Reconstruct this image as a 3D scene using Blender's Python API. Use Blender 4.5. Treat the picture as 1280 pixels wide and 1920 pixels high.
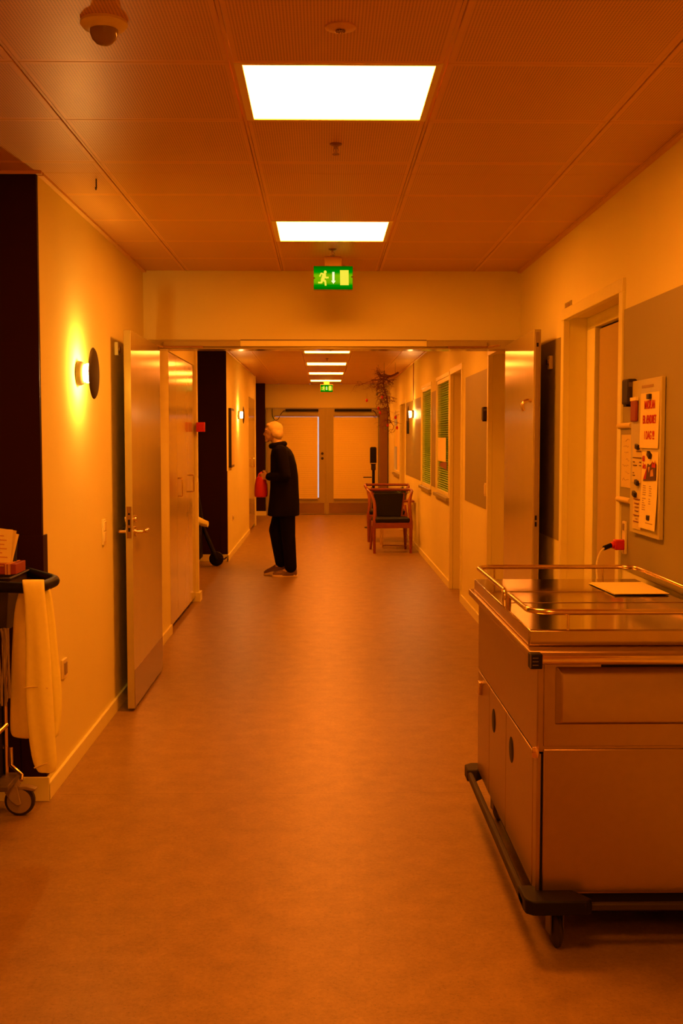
import bpy, bmesh, math, random
from mathutils import Vector, Matrix
for o in list(bpy.data.objects):
    bpy.data.objects.remove(o)
S = bpy.context.scene
COL = S.collection
R = math.radians
random.seed(7)

# ------------------------------------------------------------------ camera, world, exposure
CAM_Z, CEIL = 1.479, 2.535
F = 2150.0
pitch = math.atan(137.5 / F)
yaw = math.atan(34.0 / F * math.cos(pitch))
cd = bpy.data.cameras.new('camera')
cd.sensor_fit = 'VERTICAL'; cd.sensor_height = 36.0; cd.lens = F / 1920 * 36.0
cd.clip_start = 0.05; cd.clip_end = 100
cam = bpy.data.objects.new('camera', cd); COL.objects.link(cam)
cam.location = (0, 0, CAM_Z); cam.rotation_euler = (math.pi / 2 - pitch, 0, -yaw)
S.camera = cam
S.view_settings.view_transform = 'Standard'
S.view_settings.look = 'None'
S.view_settings.gamma = 1.0
S.view_settings.use_curve_mapping = False
S.view_settings.exposure = 0.0
S.cycles.use_denoising = True
S.cycles.max_bounces = 10
S.cycles.diffuse_bounces = 6
S.cycles.glossy_bounces = 5
S.cycles.transparent_max_bounces = 12
S.cycles.caustics_reflective = False
S.cycles.caustics_refractive = False
S.cycles.sample_clamp_indirect = 10.0
w = bpy.data.worlds.new('world'); S.world = w; w.use_nodes = True
w.node_tree.nodes['Background'].inputs[0].default_value = (0.80, 0.80, 1.0, 1)   # overcast daylight outside
w.node_tree.nodes['Background'].inputs[1].default_value = 0.95
# warm lamp colour of the ceiling panels and the wall lamps (strength x colour)
PANEL = (39.0, 9.7, 1.02)
SCONCE = (420.0, 205.0, 56.0)

# ------------------------------------------------------------------ materials
def mat(name, col, rough=0.5, metal=0.0, spec=0.5, noise=None, bump=None, coat=0.0):
    m = bpy.data.materials.new(name); m.use_nodes = True
    nt = m.node_tree; N = nt.nodes; L = nt.links
    p = N['Principled BSDF']
    p.inputs['Base Color'].default_value = (*col, 1)
    p.inputs['Roughness'].default_value = rough
    p.inputs['Metallic'].default_value = metal
    p.inputs['Specular IOR Level'].default_value = spec
    p.inputs['Coat Weight'].default_value = coat
    if metal < .5: p.inputs['Specular Tint'].default_value = (1, .97, .16, 1)
    sc, amt = noise or (30.0, 0.04)
    tc = N.new('ShaderNodeTexCoord'); nz = N.new('ShaderNodeTexNoise')
    nz.inputs['Scale'].default_value = sc; nz.inputs['Detail'].default_value = 4
    L.new(tc.outputs['Object'], nz.inputs['Vector'])
    mx = N.new('ShaderNodeMix'); mx.data_type = 'RGBA'
    mx.inputs['A'].default_value = (*[c * (1 - amt) for c in col], 1)
    mx.inputs['B'].default_value = (*[min(1, c * (1 + amt)) for c in col], 1)
    L.new(nz.outputs['Fac'], mx.inputs['Factor'])
    L.new(mx.outputs['Result'], p.inputs['Base Color'])
    if bump:
        b = N.new('ShaderNodeBump'); b.inputs['Strength'].default_value = bump[1]
        n2 = N.new('ShaderNodeTexNoise'); n2.inputs['Scale'].default_value = bump[0]
        L.new(tc.outputs['Object'], n2.inputs['Vector'])
        L.new(n2.outputs['Fac'], b.inputs['Height']); L.new(b.outputs['Normal'], p.inputs['Normal'])
    return m

def emis(name, rgb):
    m = bpy.data.materials.new(name); m.use_nodes = True
    nt = m.node_tree; nt.nodes.clear()
    e = nt.nodes.new('ShaderNodeEmission'); o = nt.nodes.new('ShaderNodeOutputMaterial')
    k = max(rgb)
    e.inputs[0].default_value = (*[c / k for c in rgb], 1); e.inputs[1].default_value = k
    nt.links.new(e.outputs[0], o.inputs[0])
    return m

M = {}
M['wall'] = mat('wall_paint', (.83, .80, .22), .75, spec=.0, noise=(3, .03), bump=(220, .05))
M['trim'] = mat('white_gloss_trim', (.86, .84, .22), .4)
M['dark_wall'] = mat('dark_maroon_paint', (.021, .001, .002), .6, spec=.2, noise=(3, .1))
M['taupe'] = mat('taupe_wall_panel', (.345, .305, .07), .5, noise=(4, .04))
M['door'] = mat('door_laminate', (.46, .38, .08), .14, spec=.6, noise=(6, .05))
M['door2'] = mat('inner_door_laminate', (.48, .37, .08), .4, noise=(6, .05))
M['cabinet'] = mat('cabinet_lacquer', (.52, .44, .09), .11, spec=.6, noise=(6, .03))
M['steel'] = mat('brushed_steel', (.42, .30, .10), .34, 1.0, noise=(40, .06))
M['steel_top'] = mat('polished_steel_top', (.50, .38, .13), .13, 1.0, noise=(30, .04))
M['tube'] = mat('steel_tube', (.80, .62, .24), .2, 1.0)
M['kick'] = mat('steel_kick_plate', (.34, .22, .06), .2, 1.0)
M['black'] = mat('black_plastic', (.007, .005, .004), .5, spec=.2)
M['rubber'] = mat('dark_rubber', (.036, .024, .012), .6, spec=.3)
M['grey'] = mat('grey_plastic', (.12, .085, .04), .45)
M['lgrey'] = mat('light_grey_plastic', (.34, .26, .10), .45)
M['white_pl'] = mat('white_plastic', (.84, .76, .22), .35)
M['paper'] = mat('paper', (.90, .80, .18), .8)
M['paper2'] = mat('paper_matt', (.74, .62, .14), .8)
M['board'] = mat('board_laminate', (.62, .56, .12), .35)
M['red'] = mat('red_plastic', (.62, .015, .012), .4)
M['redink'] = mat('red_ink', (.55, .02, .01), .7)
M['ink'] = mat('black_ink', (.10, .045, .02), .7)
M['softink'] = mat('grey_ink', (.42, .28, .08), .7)
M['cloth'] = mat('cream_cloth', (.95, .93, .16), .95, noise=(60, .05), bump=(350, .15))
M['cloth2'] = mat('cream_cloth_darker', (.72, .62, .12), .95, noise=(60, .06), bump=(350, .15))  # darker cream for the back fall and hem
M['wood'] = mat('red_stained_wood', (.25, .05, .017), .35, noise=(18, .2))
M['uph'] = mat('black_upholstery', (.008, .005, .004), .55, spec=.25)
M['bark'] = mat('bark', (.16, .04, .025), .8, noise=(30, .3))
M['green'] = mat('leaf_green', (.05, .10, .01), .5)
M['olive'] = mat('olive_ornament', (.16, .13, .04), .4)
M['glass_dark'] = mat('dome_lens', (.30, .20, .07), .15)
M['blind'] = mat('pleated_blind_fabric', (.92, .80, .16), .9)
M['slat'] = mat('green_slat', (.72, .95, .25), .5)
M['post'] = mat('shade_brown', (.24, .12, .02), .5)  # brown with shade put in: end door frame part, cabinet gaps
M['reflector'] = mat('white_reflector', (.90, .88, .75), .5)
M['magnet'] = mat('black_magnet', (.02, .012, .01), .4)
M['skin'] = mat('skin', (.62, .42, .16), .5)
M['hair'] = mat('pale_blond_hair', (.72, .58, .16), .7, noise=(80, .15))
M['coat'] = mat('black_coat_fabric', (.008, .005, .004), .9, spec=.1)
M['trouser'] = mat('black_trouser_fabric', (.006, .004, .003), .9, spec=.1)
M['shoe'] = mat('brown_shoe', (.16, .08, .03), .6)
M['sole'] = mat('pale_sole', (.80, .66, .20), .7)
M['frame'] = mat('black_frame', (.02, .012, .01), .3)
M['bronze'] = mat('dark_bronze', (.026, .012, .005), .5)
M['bronze2'] = mat('sprinkler_metal', (.30, .17, .05), .35, .8)
M['brass'] = mat('bolt_metal', (.85, .55, .2), .25, 1.0)
M['office'] = mat('office_wall', (.30, .32, .07), .8)
M['boxprint'] = mat('printed_carton_red', (.30, .045, .02), .5)
M['box2'] = mat('printed_carton_orange', (.66, .34, .06), .5)
M['blueprint'] = mat('dark_blue_card', (.03, .03, .09), .6)
M['panel'] = emis('ceiling_panel_light', PANEL)
M['led'] = emis('wall_lamp_light', SCONCE)
M['sign_man'] = emis('exit_sign_pictogram', (.95, .80, .05))
M['sign_arrow'] = emis('exit_sign_arrow', (1.0, 1.0, .55))

def floor_material():
    m = bpy.data.materials.new('linoleum'); m.use_nodes = True
    nt = m.node_tree; N = nt.nodes; L = nt.links; p = N['Principled BSDF']
    tc = N.new('ShaderNodeTexCoord')
    n1 = N.new('ShaderNodeTexNoise'); n1.inputs['Scale'].default_value = 9; n1.inputs['Detail'].default_value = 8; n1.inputs['Roughness'].default_value = .72
    n2 = N.new('ShaderNodeTexNoise'); n2.inputs['Scale'].default_value = 70; n2.inputs['Detail'].default_value = 6; n2.inputs['Roughness'].default_value = .75
    L.new(tc.outputs['Object'], n1.inputs['Vector']); L.new(tc.outputs['Object'], n2.inputs['Vector'])
    a = N.new('ShaderNodeMath'); a.operation = 'ADD'; L.new(n1.outputs['Fac'], a.inputs[0]); L.new(n2.outputs['Fac'], a.inputs[1])
    r = N.new('ShaderNodeValToRGB')
    r.color_ramp.elements[0].position = .36; r.color_ramp.elements[0].color = (.235, .140, .024, 1)
    r.color_ramp.elements[1].position = .64; r.color_ramp.elements[1].color = (.40, .25, .045, 1)
    h = N.new('ShaderNodeMath'); h.operation = 'MULTIPLY'; h.inputs[1].default_value = .5
    L.new(a.outputs[0], h.inputs[0]); L.new(h.outputs[0], r.inputs[0])
    # dark specks of the marbled linoleum
    n3 = N.new('ShaderNodeTexNoise'); n3.inputs['Scale'].default_value = 130; n3.inputs['Detail'].default_value = 2
    L.new(tc.outputs['Object'], n3.inputs['Vector'])
    r3 = N.new('ShaderNodeMapRange'); r3.inputs[1].default_value = .30; r3.inputs[2].default_value = .40; r3.inputs[3].default_value = .72; r3.inputs[4].default_value = 1
    L.new(n3.outputs['Fac'], r3.inputs[0])
    # welded seams across the corridor
    sx = N.new('ShaderNodeSeparateXYZ'); L.new(tc.outputs['Object'], sx.inputs[0])
    prev = r3.outputs[0]
    for y0 in (4.71, 8.9, 13.0):
        s = N.new('ShaderNodeMath'); s.operation = 'SUBTRACT'; s.inputs[1].default_value = y0; L.new(sx.outputs[1], s.inputs[0])
        ab = N.new('ShaderNodeMath'); ab.operation = 'ABSOLUTE'; L.new(s.outputs[0], ab.inputs[0])
        g = N.new('ShaderNodeMath'); g.operation = 'LESS_THAN'; g.inputs[1].default_value = .003; L.new(ab.outputs[0], g.inputs[0])
        k = N.new('ShaderNodeMath'); k.operation = 'MULTIPLY_ADD'; k.inputs[1].default_value = -.22; k.inputs[2].default_value = 1; L.new(g.outputs[0], k.inputs[0])
        q = N.new('ShaderNodeMath'); q.operation = 'MULTIPLY'; L.new(prev, q.inputs[0]); L.new(k.outputs[0], q.inputs[1]); prev = q.outputs[0]
    mx = N.new('ShaderNodeVectorMath'); mx.operation = 'SCALE'
    L.new(r.outputs[0], mx.inputs[0]); L.new(prev, mx.inputs['Scale'])
    L.new(mx.outputs[0], p.inputs['Base Color'])
    p.inputs['Roughness'].default_value = .40; p.inputs['Specular IOR Level'].default_value = .38
    p.inputs['Specular Tint'].default_value = (1, .98, .12, 1)
    return m
M['floor'] = floor_material()

TX, TY, X0, Y0 = .604, .5865, -.258, 3.304           # ceiling grid
def tile_material():
    m = bpy.data.materials.new('perforated_ceiling_tile'); m.use_nodes = True
    nt = m.node_tree; N = nt.nodes; L = nt.links; p = N['Principled BSDF']
    tc = N.new('ShaderNodeTexCoord'); s = N.new('ShaderNodeSeparateXYZ'); L.new(tc.outputs['Object'], s.inputs[0])
    def ma(op, a, b=None, c=None):
        n = N.new('ShaderNodeMath'); n.operation = op
        for i, v in enumerate((a, b, c)):
            if v is None: continue
            if isinstance(v, (int, float)): n.inputs[i].default_value = v
            else: L.new(v, n.inputs[i])
        return n.outputs[0]
    def cell(o, off, pit):
        return ma('SUBTRACT', ma('FRACT', ma('DIVIDE', ma('SUBTRACT', o, off), pit)), .5)
    u, v = cell(s.outputs[0], 0, .0086), cell(s.outputs[1], 0, .0086)
    d = ma('SQRT', ma('ADD', ma('MULTIPLY', u, u), ma('MULTIPLY', v, v)))
    hole = ma('LESS_THAN', d, .30)
    U, V = cell(s.outputs[0], X0, TX), cell(s.outputs[1], Y0, TY)
    rim = ma('LESS_THAN', ma('MAXIMUM', ma('ABSOLUTE', U), ma('ABSOLUTE', V)), .465)
    hole = ma('MULTIPLY', hole, rim)
    mx = N.new('ShaderNodeMix'); mx.data_type = 'RGBA'
    mx.inputs['A'].default_value = (.72, .43, .08, 1); mx.inputs['B'].default_value = (.38, .21, .035, 1)
    L.new(hole, mx.inputs['Factor']); L.new(mx.outputs['Result'], p.inputs['Base Color'])
    p.inputs['Roughness'].default_value = .40; p.inputs['Specular IOR Level'].default_value = .38; p.inputs['Specular Tint'].default_value = (1, .95, .15, 1)
    return m
M['tile'] = tile_material()
M['tile_bar'] = mat('ceiling_grid_bar', (.72, .45, .08), .4)

def glass(name, tint, refl=.12):
    m = bpy.data.materials.new(name); m.use_nodes = True
    nt = m.node_tree; N = nt.nodes; L = nt.links; N.clear()
    t = N.new('ShaderNodeBsdfTransparent'); t.inputs[0].default_value = (*tint, 1)
    g = N.new('ShaderNodeBsdfGlossy'); g.inputs['Roughness'].default_value = .03
    f = N.new('ShaderNodeFresnel'); f.inputs[0].default_value = 1.45
    x = N.new('ShaderNodeMixShader'); o = N.new('ShaderNodeOutputMaterial')
    L.new(f.outputs[0], x.inputs[0]) if refl > .11 else setattr(x.inputs[0], 'default_value', refl); L.new(t.outputs[0], x.inputs[1]); L.new(g.outputs[0], x.inputs[2]); L.new(x.outputs[0], o.inputs[0])
    return m
M['glass'] = glass('clear_glass', (.95, .96, .95))
M['gglass'] = glass('greenish_glass', (.84, .95, .70), .10)

def sign_material():
    # backlit face: the lamp behind it makes the middle band of the green brighter
    m = bpy.data.materials.new('exit_sign_green'); m.use_nodes = True
    nt = m.node_tree; N = nt.nodes; L = nt.links; N.clear()
    tc = N.new('ShaderNodeTexCoord'); s = N.new('ShaderNodeSeparateXYZ'); L.new(tc.outputs['Object'], s.inputs[0])
    r = N.new('ShaderNodeValToRGB'); e = N.new('ShaderNodeEmission'); o = N.new('ShaderNodeOutputMaterial')
    mr = N.new('ShaderNodeMapRange'); mr.inputs[1].default_value = -.068; mr.inputs[2].default_value = .068
    L.new(s.outputs[2], mr.inputs[0]); L.new(mr.outputs[0], r.inputs[0])
    cr = r.color_ramp
    cr.elements[0].position = .0; cr.elements[0].color = (0, .12, 0, 1)
    cr.elements[1].position = 1.0; cr.elements[1].color = (0, .10, 0, 1)
    for pos, c in ((.2, (0, .28, 0)), (.30, (.16, .42, 0)), (.6, (.20, .46, 0)), (.72, (0, .30, .0))):
        el = cr.elements.new(pos); el.color = (*c, 1)
    L.new(r.outputs[0], e.inputs[0]); L.new(e.outputs[0], o.inputs[0])
    return m
M['sign_green'] = sign_material()

# ------------------------------------------------------------------ mesh helpers
ROOT = {}
def base_of(o):
    while o.parent: o = o.parent
    return ROOT.get(o.name, Vector((0, 0, 0)))

def empty(name, loc, label, cat, group=None, kind=None):
    o = bpy.data.objects.new(name, None); COL.objects.link(o); o.location = loc
    o.empty_display_size = .05
    ROOT[o.name] = Vector(loc)
    tag(o, label, cat, group, kind)
    return o
def tag(o, label=None, cat=None, group=None, kind=None):
    if label: o['label'] = label
    if cat: o['category'] = cat
    if group: o['group'] = group
    if kind: o['kind'] = kind
    return o

class B:
    def __init__(s): s.bm = bmesh.new()
    def box(s, x0, x1, y0, y1, z0, z1, mtx=None):
        vs = [s.bm.verts.new((x, y, z)) for x in (x0, x1) for y in (y0, y1) for z in (z0, z1)]
        for f in ((0, 1, 3, 2), (4, 6, 7, 5), (0, 4, 5, 1), (2, 3, 7, 6), (0, 2, 6, 4), (1, 5, 7, 3)):
            s.bm.faces.new([vs[i] for i in f])
        if mtx is not None:
            for v in vs: v.co = mtx @ v.co
        return s
    def rings(s, rings, cap=True, closed=False):
        vr = [[s.bm.verts.new(p) for p in r] for r in rings]
        n = len(vr[0]); k = len(vr)
        for i in range(k if closed else k - 1):
            a, b = vr[i], vr[(i + 1) % k]
            for j in range(n):
                s.bm.faces.new((a[j], a[(j + 1) % n], b[(j + 1) % n], b[j]))
        if cap and not closed:
            s.bm.faces.new(list(reversed(vr[0]))); s.bm.faces.new(vr[-1])
        return s
    def tube(s, pts, r, seg=10, closed=False, flat=1.0):
        pts = [Vector(p) for p in pts]; n = len(pts)
        rs = r if isinstance(r, (list, tuple)) else [r] * n
        out = []; prev = None
        for i, p in enumerate(pts):
            if closed: t = pts[(i + 1) % n] - pts[i - 1]
            elif i == 0: t = pts[1] - p
            elif i == n - 1: t = p - pts[i - 1]
            else: t = (pts[i + 1] - p).normalized() + (p - pts[i - 1]).normalized()
            t.normalize()
            if prev is None:
                u = t.cross(Vector((0, 0, 1)))
                if u.length < .05: u = t.cross(Vector((0, 1, 0)))
            else: u = prev - t * prev.dot(t)
            u.normalize(); v = t.cross(u); prev = u
            out.append([p + (u * math.cos(a) + v * math.sin(a) * flat) * rs[i] for a in [2 * math.pi * k / seg for k in range(seg)]])
        return s.rings(out, True, closed)
    def cyl(s, p0, p1, r, seg=20, r2=None): return s.tube([p0, p1], [r, r if r2 is None else r2], seg)
    def lathe(s, prof, o, axis=(0, 0, 1), seg=28):
        ax = Vector(axis).normalized(); u = ax.cross(Vector((0, 0, 1)))
        if u.length < .05: u = Vector((1, 0, 0))
        u.normalize(); v = ax.cross(u); o = Vector(o)
        return s.rings([[o + ax * h + (u * math.cos(a) + v * math.sin(a)) * max(r, 1e-4) for a in [2 * math.pi * k / seg for k in range(seg)]] for r, h in prof])
    def ell(s, c, r, seg=20, n=12, mtx=None):
        c = Vector(c); out = []
        for i in range(n + 1):
            t = math.pi * (i + (.02 if i == 0 else -.02 if i == n else 0)) / n
            ring = [Vector((r[0] * math.sin(t) * math.cos(a), r[1] * math.sin(t) * math.sin(a), -r[2] * math.cos(t))) for a in [2 * math.pi * k / seg for k in range(seg)]]
            out.append([c + (mtx @ p if mtx is not None else p) for p in ring])
        return s.rings(out)
    def caps(s, p0, p1, r0, r1, seg=16):
        p0, p1 = Vector(p0), Vector(p1); d = (p1 - p0).normalized()
        pts, rs = [], []
        for k in range(5):
            a = math.pi / 2 * (1 - k / 4) * .98
            pts.append(p0 - d * r0 * math.sin(a)); rs.append(r0 * math.cos(a))
        for k in range(5):
            a = math.pi / 2 * (k / 4) * .98
            pts.append(p1 + d * r1 * math.sin(a)); rs.append(r1 * math.cos(a))
        return s.tube(pts, rs, seg)
    def prism(s, poly, fn, t0, t1):
        return s.rings([[fn(a, b, t0) for a, b in poly], [fn(a, b, t1) for a, b in poly]])
    def done(s, name, m, parent=None, bevel=0, smooth=40, loc=None, seg=2):
        off = base_of(parent) if parent else Vector(loc or (0, 0, 0))
        for v in s.bm.verts: v.co -= off
        bmesh.ops.recalc_face_normals(s.bm, faces=s.bm.faces)
        me = bpy.data.meshes.new(name); s.bm.to_mesh(me); s.bm.free()
        me.materials.append(M[m] if isinstance(m, str) else m)
        if smooth:
            me.polygons.foreach_set('use_smooth', [True] * len(me.polygons))
            me.set_sharp_from_angle(angle=R(smooth))
        o = bpy.data.objects.new(name, me); COL.objects.link(o)
        if parent: o.parent = parent
        else:
            o.location = off; ROOT[o.name] = Vector(off)
        if bevel:
            b = o.modifiers.new('bevel', 'BEVEL'); b.width = bevel; b.segments = seg; b.limit_method = 'ANGLE'; b.angle_limit = R(35)
        return o

def copy_tree(o, parent=None):
    c = o.copy(); COL.objects.link(c)
    if parent: c.parent = parent
    else: ROOT[c.name] = Vector(o.location)
    for ch in [x for x in o.children]: copy_tree(ch, c)
    return c

def struct(b, name, m, label, cat='wall', bevel=0):
    return tag(b.done(name, m, bevel=bevel), label, cat, None, 'structure')

def text(name, body, size, m, parent, mtx, extrude=.0006, align='CENTER', width=None):
    cu = bpy.data.curves.new(name, 'FONT'); cu.body = body; cu.size = size; cu.align_x = align; cu.align_y = 'CENTER'
    cu.extrude = extrude; cu.offset = size * .018
    t = bpy.data.objects.new(name + '_src', cu); COL.objects.link(t)
    bpy.context.view_layer.update()
    me = bpy.data.meshes.new_from_object(t.evaluated_get(bpy.context.evaluated_depsgraph_get()))
    bpy.data.objects.remove(t); bpy.data.curves.remove(cu)
    if width:
        xs = [v.co.x for v in me.vertices]; k = width / max(1e-6, max(xs) - min(xs))
        for v in me.vertices: v.co.x *= k
    me.transform(Matrix.Translation(-base_of(parent)) @ mtx)
    me.materials.clear(); me.materials.append(M[m])
    o = bpy.data.objects.new(name, me); COL.objects.link(o); o.parent = parent
    return o
def on_right(x, y, z):     # a frame on the corridor's +X wall, read while facing +X
    return Matrix(((0, 0, -1, x), (-1, 0, 0, y), (0, 1, 0, z), (0, 0, 0, 1)))
def facing_cam(x, y, z):
    return Matrix(((1, 0, 0, x), (0, 0, -1, y), (0, 1, 0, z), (0, 0, 0, 1)))

def arc(c, r, a0, a1, u, v, n=8):
    c, u, v = Vector(c), Vector(u), Vector(v)
    return [c + u * r * math.cos(R(a0 + (a1 - a0) * i / n)) + v * r * math.sin(R(a0 + (a1 - a0) * i / n)) for i in range(n + 1)]
def smooth_path(pts, n=6):
    P = [Vector(p) for p in pts]; out = []
    for i in range(len(P) - 1):
        p0, p1, p2, p3 = P[max(i - 1, 0)], P[i], P[i + 1], P[min(i + 2, len(P) - 1)]
        for k in range(n):
            t = k / n
            out.append(.5 * ((2 * p1) + (p2 - p0) * t + (2 * p0 - 5 * p1 + 4 * p2 - p3) * t * t + (3 * p1 - p0 - 3 * p2 + p3) * t ** 3))
    return out + [P[-1]]

# ------------------------------------------------------------------ the setting
XL, XL2, XR, YH, YE = -1.134, -1.160, 1.250, 7.317, 22.40
struct(B().box(-2.75, 3.2, -3.2, 23.2, -.1, 0), 'floor', 'floor', 'marbled linoleum floor of the corridor', 'floor')

# ceiling: tiles on a grid of bars
t = B()
LIGHTS_A = [0, 4, -4, -8]                     # row index of tile (from Y0) holding a light, near part
YB = 7.835                                     # grid origin beyond the header
LIGHT_B = [2, 6, 10, 14, 18, 22]
def tiles(b, ylo, yhi, y0, xlo, xhi, skip):
    i0 = math.floor((ylo - y0) / TY); i1 = math.ceil((yhi - y0) / TY)
    j0 = math.floor((xlo - X0) / TX); j1 = math.ceil((xhi - X0) / TX)
    for i in range(i0, i1):
        for j in range(j0, j1):
            if j == 0 and i in skip: continue
            a, c = max(ylo, y0 + i * TY), min(yhi, y0 + (i + 1) * TY)
            d, e = max(xlo, X0 + j * TX), min(xhi, X0 + (j + 1) * TX)
            if c - a < .02 or e - d < .02: continue
            b.box(d + .007, e - .007, a + .0012, c - .0012, CEIL, CEIL + .02)
tiles(t, -3.05, 4.66, Y0, -2.65, XR, LIGHTS_A)
tiles(t, 4.66, YH + .1, Y0, XL, XR, LIGHTS_A)
tiles(t, 7.4, 10.5, YB, XL2 - .3, XR, LIGHT_B)
tiles(t, 10.5, 13.8, YB, -2.65, XR, LIGHT_B)
tiles(t, 13.8, 19.5, YB, XL2, XR, LIGHT_B)
tiles(t, 19.5, YE + .1, YB, -2.65, XR, LIGHT_B)
struct(t, 'ceiling', 'tile', 'perforated metal tile ceiling in square panels', 'ceiling', bevel=.0015)
g = B()
for j in range(-4, 3):
    x = X0 + j * TX
    yb = 4.66 if x < XL else YH
    g.box(x - .0045, x + .0045, -3.05, yb, CEIL + .003, CEIL + .02)
    if x > XL: g.box(x - .0045, x + .0045, 7.4, YE, CEIL + .003, CEIL + .02)
g.box(-2.7, 3.2, -3.2, 23.2, CEIL + .1, CEIL + .14)
struct(g, 'trim_1', 'tile_bar', 'ceiling grid bars and slab above the tiles', 'ceiling grid')
e = B()
e.box(XL, XL + .022, 4.66, YH, CEIL - .012, CEIL + .004).box(XR - .022, XR, -3, YH, CEIL - .012, CEIL + .004)
e.box(XL2, XL2 + .022, 13.8, 17.9, CEIL - .012, CEIL + .004).box(XR - .022, XR, 7.5, YE, CEIL - .012, CEIL + .004)
e.box(-2.65, XL + .022, 4.622, 4.64, CEIL - .012, CEIL + .004)
struct(e, 'trim_2', 'tile_bar', 'slim edge angle where ceiling meets the walls', 'ceiling trim')

# left side
struct(B().box(XL - .15, XL, 4.652, YH + .12, 0, CEIL), 'wall_left', 'wall', 'cream corridor wall carrying the nearest round wall lamp')
struct(B().box(-2.7, XL - .001, 4.63, 4.652, 0, CEIL), 'wall_alcove', 'dark_wall', 'dark maroon alcove wall beside the cleaning trolley')
struct(B().box(-2.8, -2.65, -3.2, 4.63, 0, CEIL), 'wall_alcove_side', 'wall', 'cream side wall of the near alcove')
struct(B().box(-2.8, XR + .3, -3.2, -3.05, 0, CEIL), 'wall_back', 'wall', 'cream wall closing the corridor behind the viewer')
b = B().box(XL2 - .15, XL2, YH + .12, 8.66, 0, CEIL)
struct(B().box(XL2 - .6, XL2 - .5, 8.5, 10.45, 0, CEIL), "wall_left_niche", "wall", "wall behind the tall cabinet")
struct(b, 'wall_left_passage', 'wall', 'cream wall stretch between open fire door and tall cabinet')
struct(B().box(-1.7, -1.142, 10.38, 10.5, 0, CEIL), 'wall_left_pier', 'wall', 'narrow cream wall end carrying the red call box')
struct(B().box(XL2 - .5, XL2 + .0, 8.66, 10.38, 2.135, CEIL), 'wall_left_bulkhead', 'wall', 'bulkhead above the tall cabinet doors')
struct(B().box(-2.7, XL2 - .001, 13.80, 13.822, 0, CEIL), 'wall_alcove_middle', 'dark_wall', 'dark maroon alcove wall behind the half hidden cart')
struct(B().box(-2.8, -2.65, 10.4, 13.9, 0, CEIL).box(-2.7, -1.6, 10.3, 10.38, 0, CEIL), 'wall_alcove_middle_side', 'wall', 'cream side wall of the middle alcove')
b = B().box(XL2 - .15, XL2, 13.822, 17.9, 0, CEIL)
struct(B().box(-1.8, -1.67, 17.8, 19.6, 0, CEIL), "wall_left_far_niche", "wall", "wall behind the far cabinet")
struct(b, 'wall_left_far', 'wall', 'cream wall with black picture and far wall lamp')
struct(B().box(-1.7, -1.150, 19.5, 19.62, 0, CEIL), 'wall_left_far_pier', 'trim', 'pale wall end past the far cabinet')
struct(B().box(-1.66, XL2, 17.9, 19.5, 2.135, CEIL), 'wall_left_far_bulkhead', 'wall', 'bulkhead above the far cabinet')
struct(B().box(-2.8, -2.65, 19.5, 22.2, 0, CEIL).box(-2.7, -1.6, 19.4, 19.5, 0, CEIL), 'wall_alcove_far_side', 'wall', 'cream side wall of the far alcove')
struct(B().box(-2.7, -1.115, 22.1, 22.13, 0, CEIL), 'wall_alcove_far', 'dark_wall', 'dark maroon strip of wall beside the end doors')

# right wall with its openings: (y0, y1, z0, z1)
OPEN = [(4.815, 5.95, 0, 2.10), (7.74, 8.64, 0, 2.112), (10.33, 11.22, 0, 2.113), (11.41, 12.66, .89, 2.11),
        (13.31, 14.60, .89, 2.105), (17.42, 18.62, 0, 2.03), (18.80, 20.30, .89, 1.93)]
b = B(); y = -3.2; TH = .30
for (a, c, z0, z1) in OPEN:
    b.box(XR, XR + TH, y, a, 0, CEIL)
    if z0 > 0: b.box(XR, XR + TH, a, c, 0, z0)
    b.box(XR, XR + TH, a, c, z1, CEIL)
    y = c
b.box(XR, XR + TH, y, YE + .2, 0, CEIL)
struct(b, 'wall_right', 'wall', 'cream corridor wall with doors, windows and taupe panels')
# end wall round the double doors
struct(B().box(-2.7, -1.115, YE, YE + .2, 0, CEIL).box(-1.115, XR, YE, YE + .2, 2.075, CEIL), 'wall_end', 'wall', 'cream wall above the end doors carrying the far exit sign')
# header over the fire doors
struct(B().box(-1.35, XR, YH, YH + .16, 2.095, CEIL), 'wall_header', 'wall', 'cream header above the open fire doors')
# office behind the slatted windows
b = B().box(2.9, 3.0, 11.2, 14.8, 0, CEIL).box(XR + TH, 3.0, 11.2, 11.3, 0, CEIL).box(XR + TH, 3.0, 14.7, 14.8, 0, CEIL)
struct(b, 'wall_office', 'office', 'dim office wall behind the slatted windows')

o = empty('office_fill_lamp', (2.2, 13.0, CEIL - .03), 'added unseen lamp brightening the office behind the slatted windows', 'lamp')  # added lamp, itself unseen, brightens the office behind the slats
B().box(1.95, 2.45, 12.6, 13.4, CEIL - .03, CEIL - .001).done('housing', 'white_pl', o)
B().box(2.0, 2.4, 12.65, 13.35, CEIL - .034, CEIL - .03).done('diffuser', emis('office_fill_light', (8.0, 4.4, .3)), o)
# taupe panels
def taupe(n, y0, y1, lab, z0=.938, z1=2.012):
    struct(B().box(XR - .004, XR + .002, y0, y1, z0, z1), 'trim_%d' % n, 'taupe', lab, 'wall panel', bevel=.0008)
taupe(3, -1.5, 4.80, 'taupe wall panel behind the notice board')
taupe(4, 5.985, 7.25, 'taupe wall panel behind the open fire door')
taupe(5, 8.70, 10.08, 'taupe wall panel between two recessed doors past the header')
taupe(6, 12.72, 13.25, 'narrow taupe wall panel between the two slatted windows')
taupe(7, 14.68, 17.34, 'taupe wall panel behind the far wall lamp')

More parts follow.
